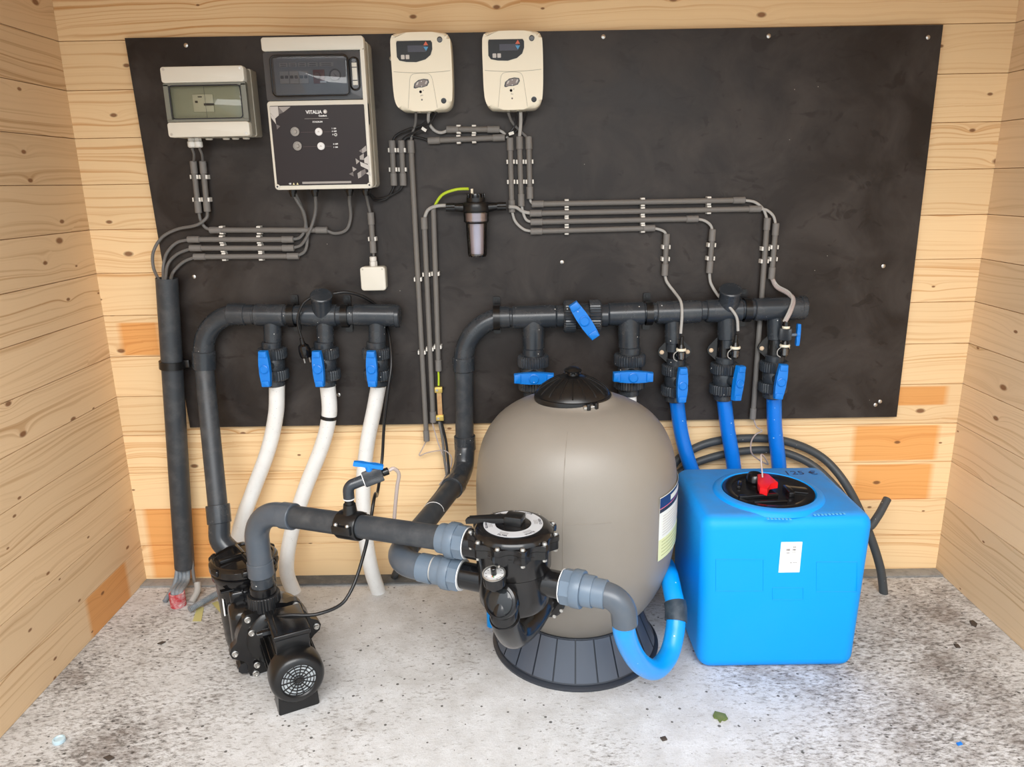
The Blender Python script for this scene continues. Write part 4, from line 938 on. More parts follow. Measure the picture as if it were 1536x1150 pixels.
cableP([(1130, 627, -.031), (1135, 640, -.032), (1143, 646, -.034), (1134, 651, -.04), (1127, 662, -.06), (1127, 678, -.10), (1138, 689, -.18), (1152, 696, -.28), V((.635, -.35, .60)), V((.632, -.385, .54))], 'clear thin tube curling from the tall conduit into the blue tank lid', GLASST, .0026, name='clear_tube', cat='tube')
# dark flexible conduit looping behind the blue tank
cableP([(1000, 716, -.05), (1018, 688, -.040), (1060, 665, -.035), (1120, 657, -.026), (1180, 662, -.028), (1232, 685, -.045), (1268, 725, -.10), (1300, 790, -.13), (1320, 850, -.15), Zp(1326, 893, -.01)], 'dark flexible conduit arching behind the blue tank into the floor at right', COIL, .0145, name='flexible_conduit', cat='conduit', seg=14, n=12)
cableP([(1005, 728, -.045), (1025, 704, -.040), (1060, 688, -.034), (1110, 677, -.028), (1165, 676, -.028), (1215, 695, -.06), (1255, 732, -.12), (1282, 770, -.14), (1302, 790, -.16), (1316, 775, -.14), (1331, 748, -.10)], 'dark flexible conduit whose cut end points up right of the blue tank', COIL, .0138, name='flexible_conduit', cat='conduit', seg=14, n=12)
# union coupling on the left lower port (belongs to the return pipework)
def union(parent, a, d, m=PVCL, r=.0465, flip=1, ln=.078):
    d = d.normalized()
    F = FR(a, d)
    g = G(); g.lathe([(.0375, 0), (.0385, .003), (.0385, .026), (.036, .028)], F, 26); part(g, 'union_socket', m, parent)
    g = G(); g.lathe([(.0385, .0265), (r-.001, .027), (r, .029), (r, .049), (r-.001, .0515), (.043, .052)], F, 48, knurl=1, kd=.0016); part(g, 'union_nut', m, parent)
    g = G(); g.lathe([(.0445, .052), (.0445, ln-.003), (.042, ln)], F, 8); part(g, 'union_hexagon', m, parent, sharp=20)
    g = G(); g.lathe([(.041, ln), (.041, ln+.002), (.034, ln+.002)], F, 26); part(g, 'gasket', DIAL, parent, 'white gasket ring')
ZL = V((0, 0, 1))
ul = VXC - DL*.222 + V((0, 0, .455))
g = G(); g.cyl(ul-DL*.014, ul+DL*.004, .0335, 24); part(g, 'clear_ring', CABL, mr, 'pale adhesive ring')
union(mr, ul, DL)

# ------------------------------------------------------------------ pump
PL_, PB_ = V((.89, .455, 0)).normalized(), V((-.455, .89, 0)).normalized()
PM = Matrix((PL_, PB_, V((0, 0, 1)))).transposed().to_4x4(); PM.translation = V((-.741, -.713, 0))
pu = thing('pool_pump', 'black pool pump with finned motor standing on the concrete, front left', 'pump', None, M=PM)
Yf = lambda x, y, z: FR((x, y, z), (0, -1, 0), (1, 0, 0))
ZP = .106; FY = -.030
g = G(); g.lathe([(.047, .000), (.050, .0035), (.062, .002), (.070, -.006), (.0745, -.018), (.0755, -.05), (.074, -.066), (.070, -.066)], Yf(0, FY, ZP), 40, caps=False); g.lathe([(.047, .0), (.047, -.012)], Yf(0, FY, ZP), 40, caps=False); fc = part(g, 'fan_cover', BLKM, pu, local=True)
g = G(); g.lathe([(.0475, -.0045), (.0, -.0045)], Yf(0, FY, ZP), 30); part(g, 'fan', mat('pale_fan', (.90, .94, .96), .45), fc, 'pale fan behind the grille', local=True)
g = G(); M_ = Yf(0, FY, ZP)
for k in range(14):
    a = 2*PI*k/14; g.box((.0255, 0, -.002), (.043, .0024, .003), M_ @ Matrix.Rotation(a, 4, 'Z'))
for r in (.0135, .0225, .0315, .0405): g.lathe([(r, -.0035), (r, 0), (r+.0019, 0), (r+.0019, -.0035), (r, -.0035)], M_, 32)
g.cyl(M_ @ V((0, 0, -.004)), M_ @ V((0, 0, .0015)), .0075, 16); part(g, 'grille', BLKM, fc, local=True)
g = G(); g.lathe([(.059, -.03), (.059, -.20)], Yf(0, 0, ZP), 36); part(g, 'motor_body', BLKM, pu, local=True)
for k in range(22):
    a = 2*PI*k/22
    if abs(math.sin(a)-1) < .12: continue
    g = G(); g.box((.0640, 0, 0), (.015, .0028, .160), FR((0, .118, ZP), (0, 1, 0), (1, 0, 0)) @ Matrix.Rotation(a, 4, 'Z')); part(g, 'cooling_fin', BLKM, pu, local=True)
g = G(); ft = [(-.060, .004), (-.056, 0), (.048, 0), (.052, .004), (.050, .040), (.050, .07), (-.056, .07), (-.058, .040)]
g.prism(ft, .012, -.055, Yf(0, 0, 0), bev=0); part(g, 'foot', BLKM, pu, local=True)
g = G(); g.box((-.012, .13, .011), (.086, .21, .022), bev=.003); g.box((-.012, .14, .035), (.030, .19, .04), bev=.003); part(g, 'foot_plate', BLKM, pu, local=True)
g = G(); g.box((.002, .094, .186), (.094, .140, .050), bev=.004, seg=3); jb_ = part(g, 'terminal_box', BLKM, pu, local=True)
g = G(); g.box((.002, .094, .218), (.102, .150, .016), bev=.004, seg=3); part(g, 'terminal_box_lid', BLK, jb_, local=True)
g = G(); g.box((-.034, .095, .2275), (.004, .13, .004), bev=.001); part(g, 'lid_rib', BLK, jb_, local=True)
g = G(); g.cyl((-.045, .105, .195), (-.068, .105, .195), .012, 8); g.cyl((-.068, .105, .195), (-.082, .105, .195), .010, 12, r2=.007); part(g, 'cable_gland', BLK, pu, local=True)
cxf = -.022; ZF = .112
lob = []
N = 48
bolts = [(.046, .200), (-.094, .192), (-.140, .092), (-.090, -.0+.008), (.060, .012), (.100, .11)]
for k in range(N):
    a = 2*PI*k/N; r = .111
    for (bx_, bz_) in bolts:
        ba = math.atan2(bz_-ZF, bx_-cxf); br = math.hypot(bx_-cxf, bz_-ZF)+.015
        dlt = abs((a-ba+PI) % (2*PI)-PI); r = max(r, br-(dlt*1.9)**2*.09) if dlt < .35 else r
    lob.append((cxf+r*math.cos(a), max(ZF+r*math.sin(a), .004)))
g = G(); g.prism(lob, -.205, -.232, FR((0, 0, 0), (0, -1, 0), (1, 0, 0)), bev=0); part(g, 'flange', BLK, pu, local=True)
g = G(); g.lathe([(.060, -.190), (.088, -.198), (.094, -.206), (.06, -.206)], Yf(-.012, 0, ZF), 36); part(g, 'motor_flange', BLKM, pu, local=True)
for (x, z) in bolts + [(-.088, .150), (-.084, .040), (.06, .155)]:
    y_ = .205 if (x, z) in bolts else .198
    g = G(); g.lathe([(.0095, 0), (.0095, .002), (.007, .003), (.007, .009), (.0045, .009), (.004, .006), (0, .006)], Yf(x, y_, z), 14); part(g, 'bolt', STEEL, pu, 'steel bolt', local=True)
g = G(); g.lathe([(.110, -.230), (.112, -.255), (.106, -.290), (.092, -.318), (.05, -.32), (0, -.32)], Yf(cxf, 0, ZF), 36); part(g, 'volute', BLK, pu, local=True)
g = G(); g.lathe([(.018, .015), (.0215, .02), (.0215, .038), (.019, .042), (.019, .06), (0, .06)], Yf(-.118, .275, .028) , 18, knurl=1, kd=.002); bmesh.ops.transform(g.bm, matrix=Matrix.Identity(4), verts=g.bm.verts); part(g, 'drain_plug', PVCB, pu, local=True)
# strainer housing
SX, SY = -.068, .405
g = G(); g.lathe([(.070, .0), (.080, .004), (.084, .03), (.088, .12), (.090, .20), (.092, .235), (.100, .246), (.101, .262), (.094, .268)], Matrix.Translation((SX, SY, 0)), 40); g.box((SX+.012, SY-.09, .105), (.165, .14, .19), bev=.03, seg=3); g.box((SX-.005, SY-.062, .205), (.11, .06, .05), bev=.012, seg=3); part(g, 'strainer_housing', BLK, pu, local=True)
g = G(); g.box((SX-.052, SY-.070, .232), (.065, .02, .006), bev=.002); g.box((SX-.022, SY-.085, .215), (.006, .02, .04), bev=.001); part(g, 'housing_rib', BLK, pu, local=True)
g = G(); g.lathe([(.098, .268), (.104, .272), (.104, .292), (.098, .299), (.090, .301), (.088, .296), (.06, .297), (0, .300)], Matrix.Translation((SX, SY, 0)), 44); ld = part(g, 'strainer_lid', mat('smoked_black_lid', (.012, .010, .009), .08), pu, local=True)
for k in range(6):
    a = 2*PI*k/6+.5
    g = G(); g.box((.098, 0, .288), (.024, .034, .022), Matrix.Translation((SX, SY, 0)) @ Matrix.Rotation(a, 4, 'Z'), bev=.007, seg=3); part(g, 'lid_lug', BLK, ld, local=True)
for a in (.2, PI/2+.2):
    g = G(); g.box((0, 0, .303), (.150, .018, .014), Matrix.Translation((SX, SY, 0)) @ Matrix.Rotation(a, 4, 'Z'), bev=.005, seg=2); part(g, 'lid_bar', BLK, ld, local=True)
g = G(); g.box((SX-.0785, SY-.025, .165), (.004, .055, .055), Matrix.Translation((0, 0, 0))); part(g, 'rating_label', DIAL, pu, 'white label', local=True)
g = G(); a_ = V((SX-.01, SY+.04, .20)); b_ = PM.inverted() @ V((-1.035, -.285, .235)); g.cyl(a_, b_+(b_-a_)*.1, .043, 22); part(g, 'inlet_port', BLK, pu, local=True)
OW = V((-.885, -.514, 0)); ol = PM.inverted() @ OW
g = G(); g.cyl(ol+V((0, 0, .12)), ol+V((0, 0, .205)), .044, 22, r2=.038); g.cyl(ol+V((0, 0, .200)), ol+V((0, 0, .246)), .048, 36, knurl=1, kd=.0018, bev=.002); part(g, 'outlet_nut', PVCB, pu, local=True)
g = G(); g.cyl(ol+V((0, 0, .246)), ol+V((0, 0, .272)), .0385, 24, bev=.002); part(g, 'outlet_tail', BLK, pu, local=True)

# ------------------------------------------------------------------ feed pipe from the pump to the valve
fp_ = thing('feed_pipe', 'grey PVC pipe rising from the pump, bending right to the filter valve', 'pipework', OW+V((0, 0, .27)))
zc = A(388, 766, -.514).z
E_ = VXC - DL*.200 + V((0, 0, .548)); Cn = V((OW.x, OW.y, zc)); dv = (E_-Cn).normalized()
g = G(); g.cyl(OW+V((0, 0, .272)), OW+V((0, 0, .33)), .0335, 24); part(g, 'nipple', PVC, fp_)
g = G(); g.tube(fillet([OW+V((0, 0, .312)), Cn, Cn+dv*.145], .098, 18), .0350, 26); part(g, 'elbow', PVCF, fp_)
g = G(); g.cyl(OW+V((0, 0, .305)), OW+V((0, 0, .352)), .0382, 26, bev=.002); part(g, 'sleeve', PVCF, fp_)
g = G(); g.cyl(Cn+dv*.108, Cn+dv*.150, .0380, 26, bev=.002); part(g, 'sleeve', PVCF, fp_)
g = G(); g.tube([Cn+dv*.14, E_], .0318, 26); part(g, 'pipe', PVCM, fp_)
union(fp_, E_-DL*.004, DL)
L_ = (E_-Cn).length
def U_(p): d = p-CAM; return 768+FPX*d.dot(cR)/d.dot(cF)
ts = min((k/200 for k in range(200)), key=lambda t: abs(U_(Cn+dv*(L_*t))-527))     # where the saddle sits along the pipe
sc = thing('saddle_clamp', 'black bolted saddle clamp around the feed pipe, carrying the small tap', 'clamp', Cn+dv*(L_*ts))
q = Cn+dv*(L_*ts); Fq = FR(q, dv, (0, 0, 1))      # x up, z along the pipe
g = G(); g.lathe([(.0325, -.034), (.038, -.034), (.040, -.030), (.040, .030), (.038, .034), (.0325, .034)], Fq, 28); part(g, 'ring', BLKM, sc)
for s in (-1, 1):
    g = G(); g.box((.0+.003, s*.040, 0), (.024, .018, .060), Fq, bev=.003); part(g, 'lug', BLKM, sc)
    for k in (-1, 1):
        g = G(); g.lathe([(.006, .015), (.006, .018), (.004, .021), (0, .021)], FR(Fq @ V((0, s*.041, k*.019)), (0, 0, 1)), 10); part(g, 'bolt', STEEL, sc)
g = G(); g.cyl(q+V((0, 0, .034)), q+V((0, 0, .062)), .0200, 20, r2=.0165); part(g, 'boss', BLKM, sc)
tp = thing('small_tap', 'small grey tap with a blue wing handle on top of the saddle clamp', 'tap', q+V((0, 0, .062)))
t0 = q+V((0, 0, .062)); dt = V((.80, .25, .22)).normalized()
g = G(); g.cyl(t0, t0+V((0, 0, .020)), .0125, 18); part(g, 'nipple', BLKM, tp)
for z in (.014,):
    g = G(); g.cyl(t0+V((0, 0, z)), t0+V((0, 0, z+.0025)), .0155, 18); part(g, 'tape_ring', DIAL, tp, 'white tape ring')
cz_ = t0+V((0, 0, .052))
g = G(); g.tube(fillet([t0+V((0, 0, .018)), cz_, cz_+dt*.042], .020, 10), .0150, 18); part(g, 'elbow', PVC, tp)
bb = cz_+dt*.044
g = G(); g.cyl(bb-dt*.002, bb+dt*.002, .0185, 18); part(g, 'tape_ring', DIAL, tp, 'white tape ring')
g = G(); g.cyl(bb, bb+dt*.052, .0215, 40, knurl=1, kd=.0013, bev=.002); part(g, 'body', PVCM, tp)
hb = bb+dt*.022+V((-.004, 0, .018)); g = G(); g.cyl(hb, hb+V((-.003, 0, .016)), .0095, 12); hh = hb+V((-.003, 0, .013))
dh = V((.88, .1, -.20)).normalized(); Fh = FR(hh, V((.20, 0, .98)), dh)
g.prism([(-.040, -.006), (-.034, -.009), (-.018, -.006), (0, -.0085), (.018, -.006), (.034, -.009), (.040, -.006), (.040, .006), (.034, .009), (.018, .006), (0, .0085), (-.018, .006), (-.034, .009), (-.040, .006)], -.002, .010, Fh, bev=.003); part(g, 'handle', BLUEH, tp, 'blue handle')
g = G(); nb = bb+dt*.052; g.cyl(nb, nb+dt*.018, .0105, 12, bev=.002); part(g, 'outlet_nub', BLKM, tp)
ne = nb+dt*.018
g = G(); g.tube(smooth_pts([ne, ne+dt*.014+V((0, 0, .001)), ne+dt*.024+V((.002, .01, -.022)), ne+dt*.020+V((-.002, .02, -.06)), ne+dt*.014+V((-.006, .03, -.115)), ne+dt*.010+V((-.010, .04, -.165))], 8), .0052, 10); single(g, 'clear_tube', GLASST, 'clear tube drooping from the small tap behind the feed pipe', 'tube')

# ------------------------------------------------------------------ sand filter
TC = V((.060, -.405, 0)); TM = Matrix.Translation(TC)
sf = thing('sand_filter', 'big taupe dome-shaped sand filter tank with black lid, centre of the scene', 'filter tank', TC)
g = G(); g.lathe([(.262, 0), (.264, .008), (.256, .014), (.250, .014), (.198, .132), (.190, .132), (.19, .0)], TM, 64); bs = part(g, 'base', BLKB, sf)
pm_ = None
for k in range(24):
    if pm_ is None:
        g = G(); g.lathe([(.2475, .0195), (.2515, .0205), (.2035, .130), (.199, .130)], TM, 5, ang=(-PI*1.0/24+.010, PI*1.0/24-.010))
        pm_ = part(g, 'base_panel', BPAN, bs); o = pm_
    else:
        o = pm_.copy(); COL.objects.link(o); o.parent = bs
    o.rotation_euler = (0, 0, 2*PI*k/24+.06)
prof = [(.0, .055), (.10, .07), (.165, .105), (.200, .140), (.236, .185), (.266, .240), (.287, .300), (.298, .36), (.302, .43), (.302, .53), (.297, .60), (.285, .66), (.264, .708), (.235, .746), (.199, .774), (.158, .794), (.122, .806), (.108, .818)]
sp = smooth_pts([(r, 0, z) for r, z in prof], 3)
g = G(); g.lathe([(max(p.x, 0.0), p.z) for p in sp], TM, 72); vs_ = part(g, 'vessel', TANKM, sf)
def onvessel(phi, z, off=.0004):
    for (r0, z0), (r1, z1) in zip(prof, prof[1:]):
        if z0 <= z <= z1: r = r0+(r1-r0)*(z-z0)/(z1-z0); break
    a = -PI/2+phi; return TC+V(((r+off)*math.cos(a), (r+off)*math.sin(a), z))
g = G(); g.tube([onvessel(-.19, z) for z in (.36, .43, .5, .55, .60, .66, .708, .746, .772)], .0013, 6); part(g, 'mould_seam', TANKM, sf)
g = G(); g.tube([onvessel(-.16+.40*k/10, .548) for k in range(11)], .0011, 6); part(g, 'mould_seam', TANKM, sf)
g = G(); pd = FR(TC+V((-.39, -.92, 0)).normalized()*.275+V((0, 0, .355)), V((-.39, -.92, 0)))
g.lathe([(.080, .0), (.080, .017), (.075, .021), (.0, .021)], pd, 40); part(g, 'connection_pad', TANKM, sf)
LC = TC+V((-.010, 0, 0)); LM = Matrix.Translation(LC)
g = G(); g.lathe([(.104, .803), (.1125, .805), (.114, .812), (.1125, .822), (.104, .824)], LM, 56); cr = part(g, 'clamp_ring', BLKM, sf)
g = G(); g.lathe([(.108, .822), (.104, .831), (.092, .844), (.076, .855), (.056, .866), (.036, .874), (.022, .878), (.016, .878), (.015, .884), (.024, .888), (.026, .893), (.020, .898), (.008, .903), (0, .904)], LM, 56); ldd = part(g, 'lid', BLKM, sf)
rb = None
for k in range(18):
    a = 2*PI*k/18+.1
    if rb is None:
        g = G(); P = [LC+V((r, 0, z)) for r, z in ((.104, .832), (.092, .8445), (.076, .8555), (.056, .8665), (.040, .8735))]; g.tube(P, .0022, 6); rb = part(g, 'lid_rib', BLKM, ldd); o = rb
    else: o = rb.copy(); COL.objects.link(o); o.parent = ldd
    M_ = Matrix.Translation(LC-TC) @ Matrix.Rotation(a, 4, 'Z') @ Matrix.Translation(TC-LC); o.matrix_local = M_
for k in range(10):
    a = 2*PI*k/10; g = G(); g.box((.0215, 0, .888), (.006, .005, .010), LM @ Matrix.Rotation(a, 4, 'Z'), bev=.001); part(g, 'knob_grip', BLK, ldd)
for a in (-PI/2+.30, -PI/2+.50):
    g = G(); g.box((.118, 0, .813), (.016, .012, .022), LM @ Matrix.Rotation(a, 4, 'Z'), bev=.003); part(g, 'clamp_lug', BLKM, cr)
g = G(); q0 = LC+V((.120*math.cos(-PI/2+.18), .120*math.sin(-PI/2+.18), .813)); q1 = LC+V((.120*math.cos(-PI/2+.47), .120*math.sin(-PI/2+.47), .813)); g.cyl(q0, q1, .003, 8); g.cyl(q0, q0+(q1-q0)*.22, .0065, 6); part(g, 'clamp_bolt', STEEL, cr, 'steel bolt')
# wrap-round sticker on the right flank
def sect(a0, a1, z0, z1, r, m, name, par, lab=None):
    g = G(); g.lathe([(r, z0), (r+.0006, z0), (r+.0006, z1), (r, z1)], TM, 14, ang=(a0, a1)); return part(g, name, m, par, lab)
a0, a1 = -PI/2+math.radians(45), -PI/2+math.radians(93)
NAVY = mat('navy_print', (.012, .03, .12), .4); PAPER = mat('label_paper', (.80, .82, .76), .45); YEL = mat('label_yellow_green', (.72, .76, .42), .45)
lb = sect(a0, a1, .388, .580, .3022, PAPER, 'label', sf, 'white label with navy header and yellow-green foot')
sect(a0+.003, a1-.003, .548, .578, .3028, NAVY, 'header_print', lb)
sect(a0+.003, a1-.003, .5455, .548, .3028, mat('magenta_print', (.6, .08, .16), .4), 'line_print', lb)
sect(a0+.003, a1-.003, .534, .5445, .3028, INK, 'line_print', lb)
sect(a0+.003, a1-.003, .3885, .452, .3028, YEL, 'foot_print', lb)
for k in range(5): sect(a0+.05, a1-.06, .400+k*.0105, .402+k*.0105, .3034, mat('olive_print', (.45, .48, .22), .5) if k == 0 else bpy.data.materials['olive_print'], 'text_line', lb)
for k in range(8): sect(a0+.06, a1-.08-.04*(k % 3), .462+k*.0082, .4633+k*.0082, .3030, PRINTG2, 'text_line', lb)
sect(a0+.20, a0+.50, .555, .570, .3034, PAPER, 'logo_print', lb)

# ------------------------------------------------------------------ multiport valve
DB = V((-DL.y, DL.x, 0)); MM = Matrix((DL, DB, V((0, 0, 1)))).transposed().to_4x4(); MM.translation = VXC
mv = thing('multiport_valve', 'black six-way filter valve with pressure gauge bolted to the front of the tank', 'filter valve', None, M=MM)
g = G(); g.lathe([(.0, .405), (.06, .407), (.080, .413), (.087, .425), (.0885, .450), (.0885, .512)], None, 44); part(g, 'lower_body', BLK, mv, local=True)
g = G(); g.lathe([(.0900, .514), (.0920, .518), (.0925, .560), (.095, .576), (.09, .580)], None, 44); part(g, 'upper_body', BLK, mv, local=True)
def star(r0, r1, n, ph=0):
    out = []
    for k in range(n*8):
        a = 2*PI*k/(n*8); c = .5+.5*math.cos(n*(a-ph)); out.append(((r0+(r1-r0)*c**1.6)*math.cos(a), (r0+(r1-r0)*c**1.6)*math.sin(a)))
    return out
NB = 11; PHS = -PI/2+.04
g = G(); g.prism(star(.094, .112, NB, PHS), .568, .588, bev=.0); part(g, 'body_flange', BLK, mv, local=True)
g = G(); g.prism(star(.095, .114, NB, PHS), .5895, .604, bev=.003); g.lathe([(.098, .602), (.096, .611), (.088, .618), (.080, .621), (.0, .622)], None, 48); cv = part(g, 'cover', BLK, mv, local=True)
for k in range(NB):
    a = PHS+2*PI*k/NB; x, y = .104*math.cos(a), .104*math.sin(a)
    g = G(); g.lathe([(.0062, .604), (.0062, .606), (.0048, .610), (0, .611)], Matrix.Translation((x, y, 0)), 12); g.lathe([(.0055, .561), (.0055, .568)], Matrix.Translation((x, y, 0)), 6); part(g, 'bolt', STEEL, mv, 'steel bolt with nut', local=True)
g = G(); g.lathe([(.044, .6225), (.044, .6235), (.0725, .6235), (.0725, .6225), (.044, .6225)], None, 48); rl = part(g, 'position_ring', mat('silver_white_ring', (.55, .57, .60), .4), mv, 'silver ring with printed valve positions', local=True)
for k, (t_) in enumerate(('FILTER', 'WASTE', 'CLOSED', 'BACKWASH', 'RINSE', 'WINTER')):
    a = -PI/2+PI/3*k
    Mt = MM @ Matrix.Rotation(a+PI/2, 4, 'Z') @ Matrix.Translation((0, -.0660, .6236))
    wire_text(t_, .0085, Mt, INK, rl, bold=.0001)
    for j in range(3):
        g = G(); g.box((0, -.059+.0035*j, .6236), (.022, .0009, .0003), Matrix.Rotation(a+PI/2, 4, 'Z')); part(g, 'text_line', PRINTG3, rl, local=True)
g = G(); g.lathe([(.043, .622), (.043, .625), (.030, .627), (0, .627)], None, 10); part(g, 'hub', BLK, mv, local=True)
Mh = Matrix.Rotation(math.radians(180+5), 4, 'Z')
g = G(); g.box((-.004, 0, .636), (.046, .042, .026), Mh, bev=.006, seg=2); hd = part(g, 'handle_block', BLKM, mv, local=True)
g = G(); g.prism([(.016, -.017), (.060, -.013), (.122, -.009), (.122, .009), (.060, .013), (.016, .017)], 0, .013, Mh @ Matrix.Translation((0, 0, .632)) @ Matrix.Rotation(.18, 4, 'Y'), bev=.004); part(g, 'lever', BLKM, mv, local=True)
for s in (-1, 1):
    g = G(); g.tube([Mh @ V((.03, s*.010, .6395)), Mh @ V((.116, s*.0065, .6245))], .0018, 6); part(g, 'lever_rib', BLKM, mv, local=True)
# ports
g = G(); g.cyl((-.06, 0, .548), (-.124, 0, .548), .038, 26); part(g, 'pump_port', BLK, mv, local=True)
g = G(); g.cyl((-.05, 0, .455), (-.142, 0, .455), .0345, 26); part(g, 'return_port', BLK, mv, local=True)
g = G(); g.cyl((.05, -.0, .482), (.128, -.0, .482), .0335, 26); part(g, 'waste_port', BLK, mv, local=True)
g = G(); g.cyl((0, .05, .525), (0, .215, .525), .036, 26); part(g, 'tank_port', BLK, mv, local=True)
iM = MM.inverted()
S = A(751, 902, -.955); sd = V((-.42, -.82, .40)).normalized()
g = G(); g.cyl(S-sd*.05, S-sd*.008, .031, 26); g.cyl(V((VXC.x, VXC.y, .43)), S-sd*.045, .032, 22); part(g, 'sight_branch', BLK, mv)
g = G(); g.lathe([(.032, -.020), (.041, -.014), (.0435, .000), (.041, .006), (.035, .008), (.032, .003), (0, .003)], FR(S, sd), 32); sg = part(g, 'sight_glass', BLK, mv)
g = G(); g.lathe([(.031, .0034), (.029, .0046), (.0, .0046)], FR(S, sd), 28); part(g, 'glass_disc', mat('dark_sight_glass', (.018, .020, .022), .08), sg)
U = smooth_pts([S-sd*.03, A(756, 922, -.945), A(761, 941, -.92), A(772, 952, -.868), A(791, 938, -.815), A(809, 912, -.755), A(821, 896, -.700)], 8)
g = G(); g.tube(U, .0335, 24); part(g, 'lower_elbow', BLK, mv)
ms = A(757, 926, -.943); g = G(); g.lathe([(.034, -.003), (.0365, -.003), (.0365, .003), (.034, .003)], FR(ms, A(759, 938, -.925)-A(755, 918, -.945)), 26); part(g, 'collar', BLK, mv)
fe = A(822, 898, -.705); fd = (U[-1]-U[-5]).normalized()
g = G(); g.lathe([(.030, -.012), (.045, -.012), (.050, -.006), (.050, .006), (.03, .006)], FR(fe, fd), 30, knurl=0); part(g, 'tank_flange', BLK, mv)
for k in range(5):
    a = -1.4+.62*k; F_ = FR(fe, fd); q = F_ @ V((.047*math.cos(a), .047*math.sin(a), -.010)); g = G(); g.lathe([(.005, -.004), (.005, .003), (0, .003)], FR(q, -fd), 10); part(g, 'bolt', STEEL, mv)
gd = V((-.06, -.22, .95)).normalized(); gc = A(741, 861, -.955)
g = G(); g.lathe([(.016, -.040), (.018, -.030), (.027, -.026), (.0275, .0), (.0262, .003), (.0245, .003), (.0240, .0)], FR(gc, gd), 30); ga = part(g, 'pressure_gauge', BLK, mv)
g = G(); g.lathe([(.0242, .0005), (.0, .0005)], FR(gc, gd), 28); part(g, 'dial_face', DIAL, ga, 'white gauge dial')
g = G(); g.lathe([(.0275, .0025), (.0275, .0040), (.0245, .0040), (.0245, .0025)], FR(gc, gd), 30, caps=False); part(g, 'bezel', STEEL, ga, 'silver rim')
Fg = FR(gc+gd*.0008, gd, (1, 0, 0)) if False else FR(gc+gd*.0008, gd, DL)
for k in range(9):
    a = PI*1.25-1.5*PI*k/8; g = G(); g.box((.0195, 0, 0), (.004, .0010, .0004), Fg @ Matrix.Rotation(a, 4, 'Z')); part(g, 'tick_mark', INK, ga)
g = G(); g.box((-.004, -.008, .0004), (.004, .004, .0004), Fg @ Matrix.Rotation(.5, 4, 'Z')); part(g, 'red_mark', RED, ga)
g = G(); g.box((.006, -.007, .0004), (.006, .003, .0004), Fg @ Matrix.Rotation(-.5, 4, 'Z')); part(g, 'green_mark', mat('green_print', (.02, .35, .12), .5), ga)
g = G(); g.cyl(gc+gd*.0, gc+gd*.020, .0068, 14, bev=.001); part(g, 'centre_knob', BLK, ga)

# ------------------------------------------------------------------ blue waste hose looping from the valve to the back
wh = thing('waste_hose', 'bright blue hose looping from the right side of the valve down beside the tank foot', 'hose', VXC+DL*.28+V((0, 0, .2)))
wu = VXC + DL*.206 + V((0, 0, .482)); union(wh, wu, -DL)
g = G(); g.cyl(wu-DL*.002, wu+DL*.030, .0345, 24, bev=.002); part(g, 'socket', PVCL, wh)
cE = VXC+DL*.276+V((0, 0, .478))
g = G(); g.tube(fillet([wu+DL*.018, cE, cE+V((.006, 0, -.064))], .046, 16), .0310, 24); part(g, 'elbow', PVCF, wh)
Hs = [cE+V((.005, 0, -.055)), A(936, 945, -.945), A(945, 972, -.90), A(962, 996, -.835), A(984, 1003, -.765), A(1003, 982, -.70), A(1012, 948, -.655), A(1014, 915, -.615), A(1009, 888, -.57), A(1004, 864, -.51), V((.352, -.42, .235)), V((.362, -.30, .205)), V((.345, -.15, .13)), V((.33, -.05, .06))]
Ps = smooth_pts(Hs, 10)
g = G(); g.tube(Ps, .0272, 22); part(g, 'tube', HOSEB2, wh)
i1 = min(range(len(Ps)), key=lambda i: (Ps[i]-A(1013, 914, -.614)).length)
g = G(); g.tube(Ps[i1-5:i1+5], .0318, 22); part(g, 'coupling', mat('dark_teal_coupling', (.018, .035, .055), .5, dirt=.4, dirtcol=(.15, .18, .2), dscale=30), wh, 'dark coupling sleeve')

# ------------------------------------------------------------------ blue dosing tank
bx0, bx1, by0, by1, bh = .405, .893, -.585, -.185, .502
bc = V(((bx0+bx1)/2, (by0+by1)/2, 0))
tk = thing('blue_tank', 'bright blue square plastic tank with black screw lid and red tap, right of the filter', 'tank', bc)
b = bmesh.new(); bmesh.ops.create_cube(b, size=1); bmesh.ops.scale(b, vec=V((bx1-bx0, by1-by0, bh)), verts=b.verts); bmesh.ops.translate(b, vec=bc+V((0, 0, bh/2)), verts=b.verts)
for v in b.verts:
    if v.co.z < .1: v.co.x = bc.x+(v.co.x-bc.x)*.955; v.co.y = bc.y+(v.co.y-bc.y)*.97
bmesh.ops.bevel(b, geom=list(b.edges), offset=.040, segments=6, profile=.5, affect='EDGES')
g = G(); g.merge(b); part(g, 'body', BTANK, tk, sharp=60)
ld_c = Zp(1152, 734, .512); lid_r = .128
bpy.context.view_layer.update()
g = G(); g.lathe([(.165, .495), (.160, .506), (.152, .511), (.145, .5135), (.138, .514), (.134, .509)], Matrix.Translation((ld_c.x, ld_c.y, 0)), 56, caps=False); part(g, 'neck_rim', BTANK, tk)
g = G(); g.lathe([(.134, .508), (.133, .5125), (.120, .5135), (.105, .508), (.090, .5065), (.0, .508)], Matrix.Translation((ld_c.x, ld_c.y, 0)), 56); ll = part(g, 'lid', BLK, tk)
LM_ = Matrix.Translation((ld_c.x, ld_c.y, .507))
